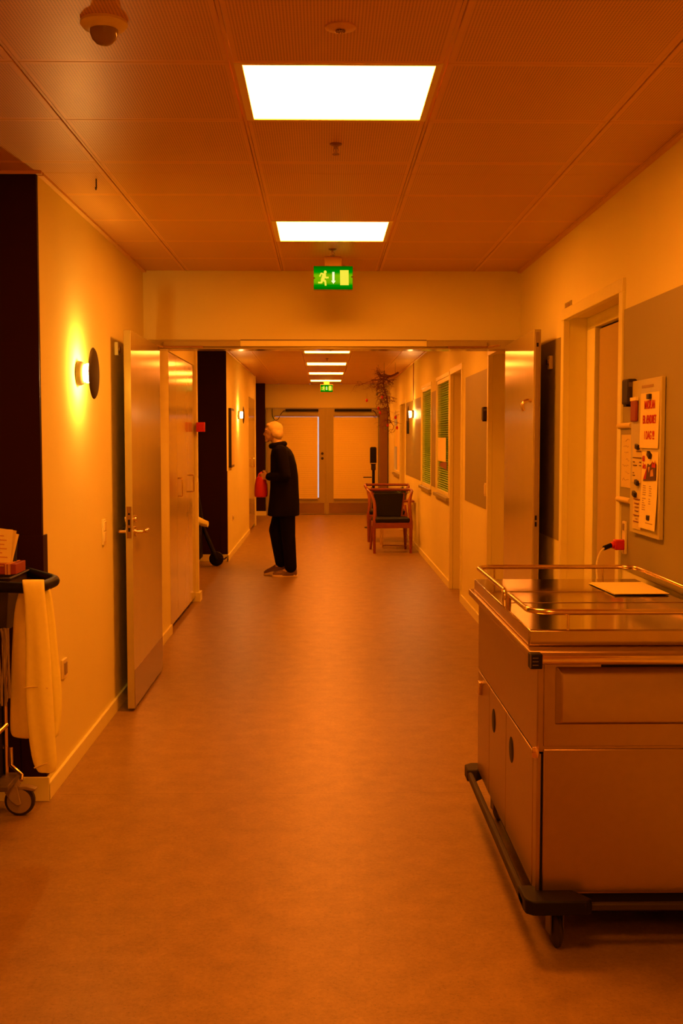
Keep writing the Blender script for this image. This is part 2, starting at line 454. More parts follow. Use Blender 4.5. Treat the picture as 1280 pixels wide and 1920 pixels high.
# baseboards
b = B().box(XL, XL + .014, 4.62, YH, 0, .072)
struct(b, 'baseboard_left', 'trim', 'cream baseboard below the nearest wall lamp', 'baseboard', bevel=.002)
struct(B().box(-2.65, XL + .014, 4.618, 4.632, 0, .10), 'baseboard_alcove', 'trim', 'cream baseboard of the dark near alcove wall', 'baseboard', bevel=.002)
struct(B().box(XL2, XL2 + .014, YH + .16, 8.66, 0, .072), 'baseboard_passage', 'trim', 'cream baseboard between fire door and tall cabinet', 'baseboard', bevel=.002)
struct(B().box(-1.30, -1.118, 10.355, 10.52, 0, .085), 'baseboard_pier', 'trim', 'cream baseboard block round the wall end by the cabinet', 'baseboard', bevel=.002)
struct(B().box(-2.65, XL2 + .014, 13.786, 13.80, 0, .085).box(XL2, XL2 + .014, 13.786, 17.9, 0, .072), 'baseboard_middle', 'trim', 'cream baseboard round the middle dark alcove wall', 'baseboard', bevel=.002)
b = B()
for (a, c) in ((-3, 4.76), (6.0, 7.7), (8.69, 10.28), (11.28, 17.36), (18.68, 22.38)):
    b.box(XR - .014, XR, a, c, 0, .072)
struct(b, 'baseboard_right', 'trim', 'cream baseboard broken by the door recesses', 'baseboard', bevel=.002)
struct(B().box(-2.65, -1.1, 22.085, 22.1, 0, .085), 'baseboard_far', 'trim', 'cream baseboard under the far maroon strip', 'baseboard', bevel=.002)

# corner guards
struct(B().box(XL - .10, XL + .004, 4.626, 4.70, .10, 1.09), 'trim_8', 'dark_wall', 'dark corner guard beside the cleaning trolley', 'corner guard', bevel=.002)
struct(B().box(-1.22, -1.134, 10.372, 10.44, .085, 1.09), 'trim_9', 'trim', 'pale corner guard on the wall end by the cabinet', 'corner guard', bevel=.002)
struct(B().box(XL2 - .08, XL2 + .004, 13.793, 13.86, .085, 1.09), 'trim_10', 'dark_wall', 'dark corner guard of the middle alcove', 'corner guard', bevel=.002)

# frame under the header
b = B().box(XL, XR, YH - .06, YH + .10, 2.040, 2.098)
b.box(XL, XL + .06, YH - .06, YH + .1, 0, 2.040).box(XR - .06, XR, YH - .06, YH + .1, 0, 2.040)
struct(b, 'trim_11', 'door', 'frame of the open fire doors under the header', 'door frame', bevel=.003)

# recessed doors on the right wall
def recessed_door(n, y0, y1, ztop, depth, lab, side=.17):
    o = empty('door_%d' % n, (XR, (y0 + y1) / 2, 0), lab, 'door', None, 'structure')
    f = B()
    for (a, c) in ((y0 - .045, y0 + .012), (y1 - .012, y1 + .045)):
        f.box(XR - .014, XR + .02, a, c, 0, ztop - .012)
    f.box(XR - .014, XR + .02, y0 - .045, y1 + .045, ztop - .012, ztop + .045)
    f.done('architrave', 'trim', o, bevel=.003)
    X = XR + depth
    B().box(X, X + .05, y1 - side, y1, 0, ztop - .062).box(X, X + .05, y0, y0 + .04, 0, ztop - .062).box(X, X + .05, y0, y1, ztop - .062, ztop).done('frame', 'trim', o, bevel=.002)
    lf = B().box(X + .018, X + .034, y0 + .045, y1 - side - .030, .008, ztop - .074).done('leaf', 'door2', o, bevel=.002)
    B().box(X + .034, X + .05, y1 - side - .031, y1 - side + .002, 0, ztop - .062).box(X + .034, X + .05, y0 + .04, y1 - side - .031, ztop - .078, ztop - .060).done('gap_shade_strip', 'black', o)  # black strips put in the leaf gap, painting its shade
    hy = y0 + .12
    h = B().lathe([(.025, 0), (.025, .008), (.01, .012), (.01, .05)], (X + .018, hy, 1.03), (-1, 0, 0))
    h.tube([(X - .03, hy, 1.03), (X - .032, hy + .12, 1.03)], .009)
    h.done('handle', 'tube', lf)
    return o
recessed_door(1, 4.815, 5.95, 2.10, .112, 'deep framed door behind the steel food trolley')
recessed_door(2, 7.74, 8.64, 2.112, .16, 'recessed door just past the open fire door')
recessed_door(3, 10.33, 11.22, 2.113, .16, 'recessed door beside the poster window', .08)
recessed_door(4, 17.42, 18.62, 2.03, .14, 'far recessed door beyond the wall lamp', .08)

# windows on the right wall
def slat_window(n, y0, y1, z0, z1, lab, day=False):
    o = empty('window_%d' % n, (XR, (y0 + y1) / 2, z0), lab, 'window', None, 'structure')
    f = B(); X = XR + .001; w_ = .045
    f.box(XR - .008, XR + .012, y0 - .04, y0 + .004, z0, z1 - .004).box(XR - .008, XR + .012, y1 - .004, y1 + .04, z0, z1 - .004)
    f.box(XR - .008, XR + .012, y0 - .04, y1 + .04, z1 - .004, z1 + .035)
    f.box(X, X + .06, y0, y0 + w_, z0, z1).box(X, X + .06, y1 - w_, y1, z0, z1).box(X, X + .06, y0 + w_, y1 - w_, z0, z0 + w_).box(X, X + .06, y0 + w_, y1 - w_, z1 - w_, z1)
    f.done('window_frame', 'trim', o, bevel=.002)
    B().box(XR - .035, XR + .05, y0 - .05, y1 + .05, z0 - .035, z0).done('window_sill', 'wood' if False else 'taupe', o, bevel=.003)
    B().box(X + .036, X + .041, y0 + w_, y1 - w_, z0 + w_, z1 - w_).done('pane', 'gglass' if not day else 'glass', o)
    if not day:
        s = B(); k = 0; z = z0 + w_ + .02
        while z < z1 - w_ - .02:
            u = (z - z0) / (z1 - z0)
            tilt = R(4)
            m = Matrix.Translation((X + .014, 0, z)) @ Matrix.Rotation(tilt, 4, 'Y')
            s.box(-.0125, .0125, y0 + w_ + .003, y1 - w_ - .003, -.0006, .0006, m)
            z += .024
        s.done('blind', 'slat', o)
    else:
        B().box(X + .02, X + .026, y0 + w_, y1 - w_ - .42, z0 + w_, z1 - w_).box(X + .02, X + .026, y1 - .40, y1 - w_, z0 + .45, z1 - w_ - .18).done('blind', 'blind', o)
    return o
slat_window(1, 11.41, 12.66, .89, 2.11, 'slatted office window with paper poster on its pane')
slat_window(2, 13.31, 14.60, .89, 2.105, 'slatted office window next to the far wall lamp, without poster')
slat_window(3, 18.80, 20.30, .89, 1.93, 'farthest side window with daylight past its blind', True)
tag(B().box(XR - .001, XR + .0005, 11.70, 12.52, 1.24, 1.49).done('poster', 'paper', loc=(XR, 12.1, 1.24)), 'cream paper poster stuck low on the slatted window pane', 'poster')
tag(B().prism([(11.62, 1.16), (12.35, 1.19), (12.2, 1.225), (11.9, 1.238), (11.62, 1.238)], lambda a, c, t: Vector((t, a, c)), XR - .0015, XR + .0).done('window_picture', 'wood', loc=(XR + .012, 12, 1.16)), 'dark red brown picture below the paper poster on the window', 'picture')

# ------------------------------------------------------------------ ceiling lights
def ceiling_light(y, lab):
    o = empty('ceiling_light', (X0 + TX / 2, y + TY / 2, CEIL), lab, 'ceiling light', 'square ceiling light panels along the corridor')
    f = B(); a, c, d, e2 = X0 + .006, X0 + TX - .006, y + .002, y + TY - .002
    i0, i1, j0, j1 = X0 + .030, X0 + TX - .026, y + .018, y + TY - .014
    f.box(a, i0, d, e2, CEIL - .002, CEIL + .02).box(i1, c, d, e2, CEIL - .002, CEIL + .02)
    f.box(i0, i1, d, j0, CEIL - .002, CEIL + .02).box(i0, i1, j1, e2, CEIL - .002, CEIL + .02)
    f.done('frame', 'white_pl', o, bevel=.001)
    B().box(i0, i1, j0, j1, CEIL + .001, CEIL + .012).done('diffuser', 'panel', o)
    return o
ceiling_light(Y0, 'largest white ceiling panel, nearest of those in view')
ceiling_light(Y0 + 4 * TY, 'white ceiling panel in front of the header, above near exit sign')
ceiling_light(Y0 - 4 * TY, 'ceiling panel over the viewer, outside the frame')
ceiling_light(Y0 - 8 * TY, 'ceiling panel behind the viewer, outside the frame')
for k, lab in zip(LIGHT_B, ('ceiling panel hidden just past the header', 'ceiling panel hidden beyond the tall cabinet', 'topmost bright strip seen below the header, first past it',
                            'second bright strip below the header', 'third bright strip below the header', 'lowest bright strip, behind the far exit sign')):
    ceiling_light(YB + k * TY, lab)

# small ceiling things
o = empty('motion_detector', (-.555, 2.99, CEIL), 'round white dome detector on the near ceiling', 'detector')
B().lathe([(.001, 0), (.058, 0), (.060, -.008), (.052, -.018), (.036, -.022), (.001, -.022)], (-.555, 2.99, CEIL), seg=40).done('base', 'white_pl', o)
B().lathe([(.036, -.020), (.035, -.032), (.030, -.045), (.020, -.055), (.008, -.060), (.001, -.061)], (-.555, 2.99, CEIL), seg=36).done('dome', 'glass_dark', o)
def sprinkler(x, y, lab, plate):
    o = empty('sprinkler', (x, y, CEIL), lab, 'sprinkler', 'sprinklers along the ceiling')
    B().lathe([(.001, 0), (plate, 0), (plate, -.004), (plate * .55, -.008), (.012, -.009), (.001, -.009)], (x, y, CEIL), seg=32).done('rosette', 'tile_bar' if plate > .035 else 'bronze2', o)
    dz = .026 if plate > .038 else 0.0
    Z = CEIL + dz
    h = B().cyl((x, y, Z - .006), (x, y, Z - .018), .006)
    for s in (-1, 1): h.tube([(x + s * .006, y, Z - .015), (x + s * .0085, y, Z - .024), (x + s * .003, y, Z - .035)], .0016, 8)
    h.cyl((x, y, Z - .018), (x, y, Z - .034), .0018, 8)
    h.done('head', 'bronze2', o)
    d = B(); d.cyl((x, y, Z - .035), (x, y, Z - .0375), .006)
    for k in range(10):
        a = 2 * math.pi * k / 10
        d.tube([(x + math.cos(a) * .005, y + math.sin(a) * .005, Z - .0365), (x + math.cos(a) * .0125, y + math.sin(a) * .0125, Z - .038)], .0022, 6)
    d.done('deflector', 'bronze2', o)
sprinkler(.045, 3.018, 'sprinkler with wide white disc, nearest on the ceiling', .040)
sprinkler(.046, 4.19, 'bare sprinkler hanging between the two big ceiling panels', .022)
sprinkler(.052, 6.48, 'small sprinkler just in front of the near exit sign', .022)
sprinkler(.085, 13.45, 'far sprinkler in front of the topmost bright strip', .03)
sprinkler(.050, 15.2, 'far sprinkler between first and second bright strips', .022)
tag(B().tube([(-.923, 4.76, CEIL), (-.923, 4.76, CEIL - .035), (-.923, 4.752, CEIL - .045), (-.923, 4.744, CEIL - .038)], .0028, 8).done('ceiling_hook', 'bronze', loc=(-.923, 4.76, CEIL)), 'tiny metal hook in the ceiling near the alcove corner', 'hook')

# exit signs
def exit_sign(y, lab, xc=.058, zc=2.412):
    o = empty('exit_sign', (xc, y, zc), lab, 'exit sign', 'green exit signs')
    hw, hh = .114, .068
    B().box(xc - .05, xc + .05, y + .01, y + .05, zc + .06, CEIL).cyl((xc - .035, y + .03, CEIL - .02), (xc - .035, y + .03, CEIL), .006).done('bracket', 'tile_bar', o, bevel=.004)
    B().box(xc - hw - .002, xc + hw + .002, y, y + .035, zc - hh - .002, zc + hh + .002).done('housing', 'lgrey', o, bevel=.008, seg=3)
    B().box(xc - hw + .001, xc + hw - .001, y - .003, y + .002, zc - hh + .001, zc + hh - .001).done('face', 'sign_green', o, bevel=.006, seg=3)
    K = .228 / 650
    T = lambda px, py: (xc + (px - 580) * K, zc - (py - 757) * K)
    fn = lambda a, c, t: Vector((a, t, c))
    m = B(); f0, f1 = y - .0045, y - .003
    def limb(ax, ay, bx, by, wd):
        (x0, z0), (x1, z1) = T(ax, ay), T(bx, by); d = Vector((x1 - x0, z1 - z0)).normalized(); n = Vector((-d.y, d.x)) * wd * K / 2
        m.prism([(x0 + n.x, z0 + n.y), (x1 + n.x, z1 + n.y), (x1 - n.x, z1 - n.y), (x0 - n.x, z0 - n.y)], fn, f0, f1)
    hx, hz = T(448, 664)
    m.prism([(hx + 25 * K * math.cos(a), hz + 27 * K * math.sin(a)) for a in [2 * math.pi * k / 14 for k in range(14)]], fn, f0, f1)
    limb(438, 690, 400, 800, 58); limb(430, 700, 378, 684, 26); limb(382, 682, 356, 738, 24)
    limb(430, 705, 462, 760, 28); limb(455, 757, 505, 752, 28)
    limb(398, 790, 384, 842, 34); limb(390, 838, 330, 836, 28); limb(405, 795, 452, 812, 36); limb(448, 805, 456, 886, 30)
    m.done('running_man', 'sign_man', o, smooth=0)
    a = B(); m = a
    limb(583, 662, 583, 815, 38)
    a.prism([T(545, 806), T(622, 806), T(584, 858)], fn, f0, f1)
    a.done('arrow', 'sign_arrow', o, smooth=0)
    m = B(); m.prism([T(692, 632), T(836, 632), T(838, 878), T(696, 878)], fn, f0, f1); m.done('doorway_symbol', 'sign_man', o, smooth=0)
    for px, py in ((268, 762), (890, 742)):
        q = T(px, py); B().cyl((q[0], y - .005, q[1]), (q[0], y - .002, q[1]), .0045, 12).done('screw', 'bronze', o)
    return o
exit_sign(6.74, 'green exit sign hanging before the near header')
exit_sign(21.2, 'small green exit sign far off above the end doors', .06, 2.405)

# ------------------------------------------------------------------ wall lamps
def sconce(x, y, z, sgn, lab):
    o = empty('wall_lamp', (x, y, z), lab, 'wall lamp', 'round wall lamps')
    ax = (sgn, 0, 0)
    B().lathe([(.001, 0), (.054, 0), (.057, .003), (.056, .018), (.050, .030), (.040, .036), (.001, .038)], (x, y, z), ax, 40).done('base', 'bronze', o)
    B().lathe([(.001, .037), (.037, .037), (.044, .042), (.045, .060), (.039, .067), (.001, .067)], (x, y, z), ax, 32).done('bulb', 'led', o)
    # thin dished disc, hollow side to the wall
    sd = B().lathe([(.001, .086), (.05, .0850), (.09, .0815), (.112, .077), (.118, .074), (.118, .0755), (.110, .0805), (.09, .0845), (.05, .0885), (.001, .0895)], (x, y, z), ax, 56).done('shade_disc', 'bronze', o)
    B().lathe([(.001, .0835), (.05, .0828), (.09, .0795), (.110, .0755), (.111, .0768), (.09, .0808), (.05, .0842), (.001, .0852)], (x, y, z), ax, 56).done('reflector', 'reflector', sd)
    B().cyl((x + sgn * .058, y, z), (x + sgn * .085, y, z), .008, 10).done('stem', 'bronze', o)
sconce(XL, 5.34, 1.780, 1, 'glowing round wall lamp, the nearest and largest')
sconce(XL2, 15.63, 1.800, 1, 'small far wall lamp beside the black picture')
sconce(XR - .004, 15.85, 1.815, -1, 'small far wall lamp on the taupe panel')
tag(B().cyl((XR - .006, 15.9, 1.9), (XR - .006, 15.9, CEIL), .006, 8).done('lamp_conduit', 'wood', loc=(XR, 15.9, 1.9)), 'thin brown conduit from ceiling down to the far taupe panel lamp', 'conduit')

# ------------------------------------------------------------------ fire doors
def lever(b, x, y, z, sx, dy):
    b.lathe([(.026, 0), (.026, .008), (.010, .010), (.010, .045)], (x, y, z), (sx, 0, 0), 20)
    b.tube(smooth_path([(x + sx * .04, y, z), (x + sx * .052, y + dy * .02, z), (x + sx * .053, y + dy * .07, z), (x + sx * .05, y + dy * .13, z)], 4), .0095, 12)
o = empty('fire_door', (-1.043, 7.25, 0), 'open glossy fire door leaf with steel kick plate, by the nearest wall lamp', 'door')
xa, xb, yf0 = -1.062, -1.024, 6.16
lf = B().box(xa, xb, yf0, 7.25, .016, 2.055).done('leaf', 'door', o, bevel=.002)
B().box(xb - .001, xb + .0015, yf0 + .01, 7.24, .020, .225).done('kick_plate', 'kick', o)
for sx, xx in ((1, xb), (-1, xa)):
    h = B(); lever(h, xx, yf0 + .065, .976, sx, 1); h.done('lever_handle', 'tube', o)
    B().lathe([(.018, 0), (.018, .012), (.001, .013)], (xx, yf0 + .06, 1.045), (sx, 0, 0), 18).done('lock_cylinder', 'tube', o)
lp = B().box(-1.055, -1.031, yf0 - .0025, yf0 + .001, .945, 1.115).done('lock_plate', 'kick', o)
for z0, z1 in ((.98, 1.0), (1.015, 1.045), (1.07, 1.08)):
    B().box(-1.048, -1.038, yf0 - .0045, yf0 - .001, z0, z1).done('latch', 'black', lp)
o = empty('fire_door', (1.145, 7.25, 0), 'open glossy fire door leaf with upper hook, behind the food trolley', 'door')
lf = B().box(1.145, 1.183, yf0, 7.25, .016, 2.063).done('leaf', 'door', o, bevel=.002)
ep = B().box(1.152, 1.176, yf0 - .0035, yf0 + .001, .05, 2.05).done('edge_strip', 'lgrey', o, bevel=.003)
tag(ep, 'recessed metal strip on the narrow edge')
for z0, z1 in ((1.005, 1.03), (1.04, 1.065), (1.97, 1.99)):
    B().box(1.159, 1.169, yf0 - .0055, yf0 - .002, z0, z1).done('latch', 'black', ep)
yk = yf0 + .06
B().tube(smooth_path([(1.145, yk, 1.683), (1.125, yk, 1.685), (1.104, yk, 1.676), (1.095, yk, 1.655), (1.104, yk, 1.63)], 5), .010, 10).done('hook', 'tube', o)
B().box(1.1435, 1.146, yf0 + .01, 7.24, .020, .225).done('kick_plate', 'kick', o)
o.rotation_euler = (0, 0, R(-1.0))
# closer rail on the frame head
def closer(x0, x1, lab, arm):
    o = empty('door_closer', (x0, YH - .07, 2.07), lab, 'door closer', 'door closers on the fire door frame')
    B().box(x0, x1, YH - .085, YH - .058, 2.055, 2.085).done('rail', 'door', o, bevel=.003)
    s = 1 if arm > 0 else -1
    xe = x1 if s > 0 else x0
    B().tube([(xe - s * .25, YH - .095, 2.05), (xe, YH - .11, 2.05), (xe + s * .06, YH - .18, 2.055)], .007, 8).done('arm', 'tube', o)
closer(-1.00, -.52, 'door closer rail at the frame end near the cabinet', -1)
closer(.65, 1.03, 'door closer rail at the frame end near the recessed door', 1)
o = empty('frame_rail', (.065, YH - .07, 2.056), 'pale central rail along the fire door frame head', 'rail')
B().box(-.52, .65, YH - .080, YH - .055, 2.056, 2.092).done('cover', 'trim', o, bevel=.003)
B().box(-.518, .648, YH - .076, YH - .055, 2.0925, 2.098).done('shadow_line_strip', 'grey', o)  # grey strip colours in the shadow line above the rail
# door holding magnets on the walls
for (x, y, z, s, lab) in ((XL, 6.32, 1.968, 1, 'pale door magnet on wall behind the left fire door'), (XR - .004, 6.27, 1.893, -1, 'pale door magnet on dark shaded panel behind the right fire door')):
    o = empty('door_magnet', (x, y, z), lab, 'door magnet')
    B().box(min(x, x + s * .02), max(x, x + s * .02), y - .025, y + .025, z - .036, z + .036).done('housing', 'white_pl', o, bevel=.003)
    B().lathe([(.001, 0), (.02, 0), (.02, .008), (.001, .008)], (x + s * .02, y, z), (s, 0, 0), 16).done('magnet', 'kick', o)

# ------------------------------------------------------------------ tall cabinets
def cabinet(y0, y1, splits, lab, handles):
    o = empty('tall_cabinet', (XL2 - .2, (y0 + y1) / 2, 0), lab, 'cabinet')
    B().box(XL2 - .48, XL2 - .05, y0, y1, .09, 2.13).done('body', 'post', o)  # coloured dark so the gaps between the doors look shaded
    B().box(XL2 - .45, XL2 - .06, y0 + .005, y1 - .005, 0, .09).done('plinth', 'wood', o)
    ys = [y0] + splits + [y1]
    for a, c, hy in zip(ys, ys[1:], handles):
        d = B().box(XL2 - .02, XL2, a + .004, c - .004, .05, 2.128).done('door', 'cabinet', o, bevel=.0015)
        if hy:
            B().tube([(XL2, hy, 1.02), (XL2 + .028, hy, 1.02), (XL2 + .034, hy, 1.028), (XL2 + .034, hy, 1.155), (XL2 + .028, hy, 1.163), (XL2, hy, 1.163)], .006, 8).done('handle', 'tube', d)
    return o
cabinet(8.665, 10.375, [9.10, 9.90], 'tall glossy built-in cabinet past the left fire door', (None, 9.17, 9.97))
cabinet(17.91, 19.495, [18.7], 'far tall cabinet behind the walking person', (18.62, 18.78))
# fire call box
o = empty('fire_call_box', (-1.105, 10.37, 1.583), 'small bright red fire call box on the wall end', 'call box')
B().box(-1.140, -1.064, 10.335, 10.378, 1.540, 1.626).done('housing', 'red', o, bevel=.004)
B().box(-1.128, -1.076, 10.332, 10.336, 1.558, 1.608).done('cover', 'redink', o, bevel=.001)

# ------------------------------------------------------------------ switches and sockets
def plate(name, x, y, z, s, hw, hh, lab, cat, holes, m='white_pl'):
    o = empty(name, (x, y, z), lab, cat)
    B().box(min(x, x + s * .011), max(x, x + s * .011), y - hw, y + hw, z - hh, z + hh).done('plate', m, o, bevel=.003)
    for (dy, dz, w2, h2) in holes:
        B().box(min(x + s * .008, x + s * .015), max(x + s * .008, x + s * .015), y + dy - w2, y + dy + w2, z + dz - h2, z + dz + h2).done('rocker' if cat == 'light switch' else 'outlet', m if cat == 'light switch' else 'lgrey', o, bevel=.0015)
    return o
plate('light_switch', XL, 5.90, .999, 1, .030, .066, 'cream light switch on the wall below the big wall lamp', 'light switch', [(0, .032, .022, .024), (0, -.022, .022, .024)])
plate('power_socket', XL, 4.957, .482, 1, .040, .042, 'low cream wall socket near the cleaning trolley', 'socket', [(0, 0, .024, .026)])
plate('light_switch', XR - .004, 8.75, 1.09, -1, .035, .05, 'pale light switch on the taupe panel past the fire door', 'light switch', [(0, 0, .025, .036)])
plate('power_socket', XL2, 14.6, .47, 1, .035, .04, 'tiny low socket under the black picture', 'socket', [(0, 0, .02, .02)])
pe = (XR - .004, 4.70, 1.10)
o = plate('socket_strip', pe[0], 4.69, 1.072, -1, .024, .068, 'pale socket strip with red plug below the framed sheet', 'socket', [(0, .045, .014, .014), (0, -.026, .017, .020)])
# red plug and cable
o = empty('power_plug', (XR - .02, 4.69, 1.045), 'red plug with white cable in the socket strip', 'plug')
B().box(XR - .054, XR - .014, 4.668, 4.712, 1.022, 1.064).cyl((XR - .050, 4.69, 1.043), (XR - .066, 4.686, 1.041), .014, 14).done('plug_body', 'red', o, bevel=.005)
B().cyl((XR - .066, 4.686, 1.041), (XR - .098, 4.676, 1.030), .010, 12).done('sleeve', 'black', o)
B().tube(smooth_path([(XR - .096, 4.677, 1.031), (XR - .120, 4.655, 1.010), (XR - .138, 4.63, .97), (XR - .143, 4.60, .92), (XR - .143, 4.57, .83), (XR - .14, 4.53, .66), (XR - .13, 4.485, .56)], 6), .004, 8).done('cable', 'white_pl', o)

# dark wall dispensers
def dispenser(y, z, lab):
    o = empty('wall_dispenser', (XR, y, z), lab, 'dispenser', 'dark dispensers beside the doors')
    B().box(XR - .042, XR - .003, y - .045, y + .045, z - .05, z + .052).done('housing', 'rubber', o, bevel=.008, seg=3)
    B().box(XR - .037, XR - .008, y - .047, y - .043, z + .02, z + .038).done('window', 'grey', o)
    B().box(XR - .040, XR - .012, y - .02, y + .02, z - .058, z - .05).done('nozzle', 'black', o)
dispenser(4.605, 1.665, 'dark wall dispenser above the framed sheet')
dispenser(8.735, 1.668, 'dark wall dispenser on the taupe panel past the fire door')
tag(B().box(XR - .03, XR - .004, 16.7, 16.86, 1.55, 1.74).done('hanging_pouch', 'black', loc=(XR, 16.8, 1.55), bevel=.006), 'small black pouch hanging on wall behind the far taupe lamp', 'pouch')
# room number
o = empty('room_plate', (XR, 5.88, 2.16), 'tiny room number plate above the deep framed door', 'plate')
B().box(XR - .004, XR, 5.80, 5.955, 2.135, 2.175).done('plate', 'taupe', o, bevel=.001)
text('digits', 'B 204', .03, 'softink', o, on_right(XR - .0045, 5.878, 2.155))

# ------------------------------------------------------------------ framed sheet, notice board, papers, magnets
o = empty('sheet_frame', (XR, 4.70, 1.37), 'wall frame with clear cover and faint handwritten sheet', 'frame')
B().box(XR - .012, XR - .004, 4.592, 4.785, 1.215, 1.545).done('backing', 'taupe', o)
B().tube([(XR - .014, 4.588, 1.532), (XR - .014, 4.79, 1.532)], .012, 10).done('rail', 'paper2', o)
B().tube([(XR - .014, 4.588, 1.228), (XR - .014, 4.79, 1.228)], .012, 10).done('rail', 'paper2', o)
sh = B().box(XR - .0145, XR - .012, 4.60, 4.745, 1.28, 1.495).done('sheet', 'paper2', o)
b = B()
random.seed(3)
for k in range(7):
    z = 1.475 - k * .027; a = 4.615 + random.random() * .02
    b.tube(smooth_path([(XR - .0148, a + q * .016, z + random.uniform(-.006, .006)) for q in range(random.randint(4, 7))], 3), .0009, 5)
b.done('handwriting', 'softink', sh)

o = empty('notice_board', (XR, 4.37, 1.40), 'tall pale magnetic notice board covered in papers', 'notice board')
bd = B().box(XR - .022, XR - .006, 4.168, 4.572, 1.108, 1.706).done('board', 'board', o, bevel=.002)
B().box(XR - .0235, XR - .021, 4.27, 4.42, 1.672, 1.682).done('logo_strip', 'softink', o)
BX = XR - .0225
def sheet(name, y0, y1, z0, z1, lab, m='paper', curl=.004, tilt=0):
    n = 8; rr = []
    for k in range(n + 1):
        u = k / n; z = z0 + (z1 - z0) * u; off = curl * (1 - u) ** 2 + .0006
        rr.append([Vector((BX - off, y0 + tilt * u, z)), Vector((BX - off, y1 + tilt * u, z)), Vector((BX - off - .0005, y1 + tilt * u, z)), Vector((BX - off - .0005, y0 + tilt * u, z))])
    o = empty(name, (BX, (y0 + y1) / 2, z0), lab, 'notice', 'papers pinned to the notice board')
    B().rings(rr).done('paper', m, o)
    return o
o = sheet('notice', 4.185, 4.432, 1.443, 1.652, 'glossy notice with three lines of big red capitals', 'paper', .003)
text('headline', 'MADPLAN', .044, 'redink', o, on_right(BX - .0026, 4.305, 1.605), width=.135)
text('second_line', 'ER ÆNDRET', .044, 'redink', o, on_right(BX - .0031, 4.305, 1.550), width=.175)
text('third_line', 'I DAG !!!', .044, 'redink', o, on_right(BX - .0036, 4.300, 1.490), width=.13)
o = sheet('notice', 4.187, 4.402, 1.138, 1.430, 'bright notice with a colourful picture, below the red capitals', 'paper', .010)
text('heading', '60', .03, 'redink', o, on_right(BX - .0040, 4.372, 1.402))
text('heading', 'ÅRS', .024, 'redink', o, on_right(BX - .0040, 4.362, 1.372))
pc = B().prism([(4.205, 1.325), (4.37, 1.318), (4.345, 1.338), (4.31, 1.385), (4.285, 1.378), (4.25, 1.392), (4.205, 1.385)], lambda a, c, t: Vector((t, a, c)), BX - .0055, BX - .0035).done('picture', 'ink', o, smooth=0)
B().prism([(4.33, 1.326), (4.365, 1.324), (4.315, 1.372)], lambda a, c, t: Vector((t, a, c)), BX - .0062, BX - .005).done('red_patch', 'redink', pc, smooth=0)
B().prism([(4.205, 1.372), (4.255, 1.372), (4.245, 1.396), (4.23, 1.38), (4.212, 1.398)], lambda a, c, t: Vector((t, a, c)), BX - .0062, BX - .005).done('red_patch', 'redink', pc, smooth=0)
B().prism([(4.23, 1.34), (4.27, 1.337), (4.265, 1.36), (4.24, 1.366)], lambda a, c, t: Vector((t, a, c)), BX - .0066, BX - .005).prism([(4.29, 1.352), (4.30, 1.372), (4.275, 1.374)], lambda a, c, t: Vector((t, a, c)), BX - .0066, BX - .005).done('light_patch', 'box2', pc, smooth=0)
random.seed(5)
for col0, n0 in ((4.385, 11), (4.30, 8)):
    b = B()
    for k in range(n0):
        z = 1.300 - k * .0085 - (.006 if k > 4 else 0); off = .010 * (1 - (z - 1.138) / .292) ** 2 + .0013
        b.box(BX - off - .0008, BX - off, col0 - .012 - random.uniform(.015, .045), col0 - .012, z - .0014, z + .0014)
    b.done('text_column', 'softink', o)
b = B().box(BX - .0108, BX - .0095, 4.22, 4.31, 1.160, 1.1625)
b.done('footer_line', 'softink', o)
def lines(o, y0, y1, zs, m='ink', off=.002, h=.0028):
    for (z, a, c) in zs: B().box(BX - off - .003, BX - off, y1 - c * (y1 - y0), y1 - a * (y1 - y0), z - h / 2, z + h / 2).done('text_line', m, o)
o = sheet('notice', 4.405, 4.532, 1.308, 1.452, 'narrow half covered timetable sheet beside the bright notice', 'paper2', .002)
lines(o, 4.405, 4.532, [(1.43, .45, .95), (1.405, .08, .98), (1.388, .1, .25), (1.388, .8, .95), (1.375, .12, .5), (1.375, .8, .95), (1.335, .1, .3), (1.345, .1, .2)])
o = sheet('notice', 4.400, 4.520, 1.125, 1.275, 'narrow lowest sheet with centred printed lines', 'paper2', .002)
lines(o, 4.40, 4.52, [(1.243, .15, .85), (1.226, .25, .75), (1.212, .3, .7), (1.197, .3, .7), (1.18, .15, .85), (1.166, .4, .6), (1.155, .15, .85)], 'wood')
o = empty('packet', (BX, 4.50, 1.58), 'small red shiny packet taped to the upper board edge', 'packet', 'papers pinned to the notice board')
B().box(BX - .012, BX, 4.465, 4.545, 1.545, 1.635).done('wrapper', 'boxprint', o, bevel=.006)
B().box(BX - .013, BX - .001, 4.463, 4.547, 1.627, 1.641).done('seal', 'paper', o, bevel=.001)
for (y, z, tl, lab) in ((4.30, 1.637, 0, 'black magnet holding the notice with red capitals'), (4.285, 1.418, 25, 'tilted black magnet atop the bright picture notice'),
                        (4.280, 1.182, 0, 'black magnet low on the bright picture notice'), (4.452, 1.447, 10, 'black magnet at the top of the timetable sheet'),
                        (4.452, 1.308, 10, 'black magnet at the bottom of the timetable sheet'), (4.482, 1.262, 15, 'black magnet on the narrow lowest sheet')):
    m = Matrix.Translation((BX - .007, y, z)) @ Matrix.Rotation(R(tl), 4, 'X')
    tag(B().box(-.006, .006, -.017, .017, -.0095, .0095, m).done('magnet', 'magnet', loc=(BX - .007, y, z), bevel=.002), lab, 'magnet', 'magnets on the notice board')

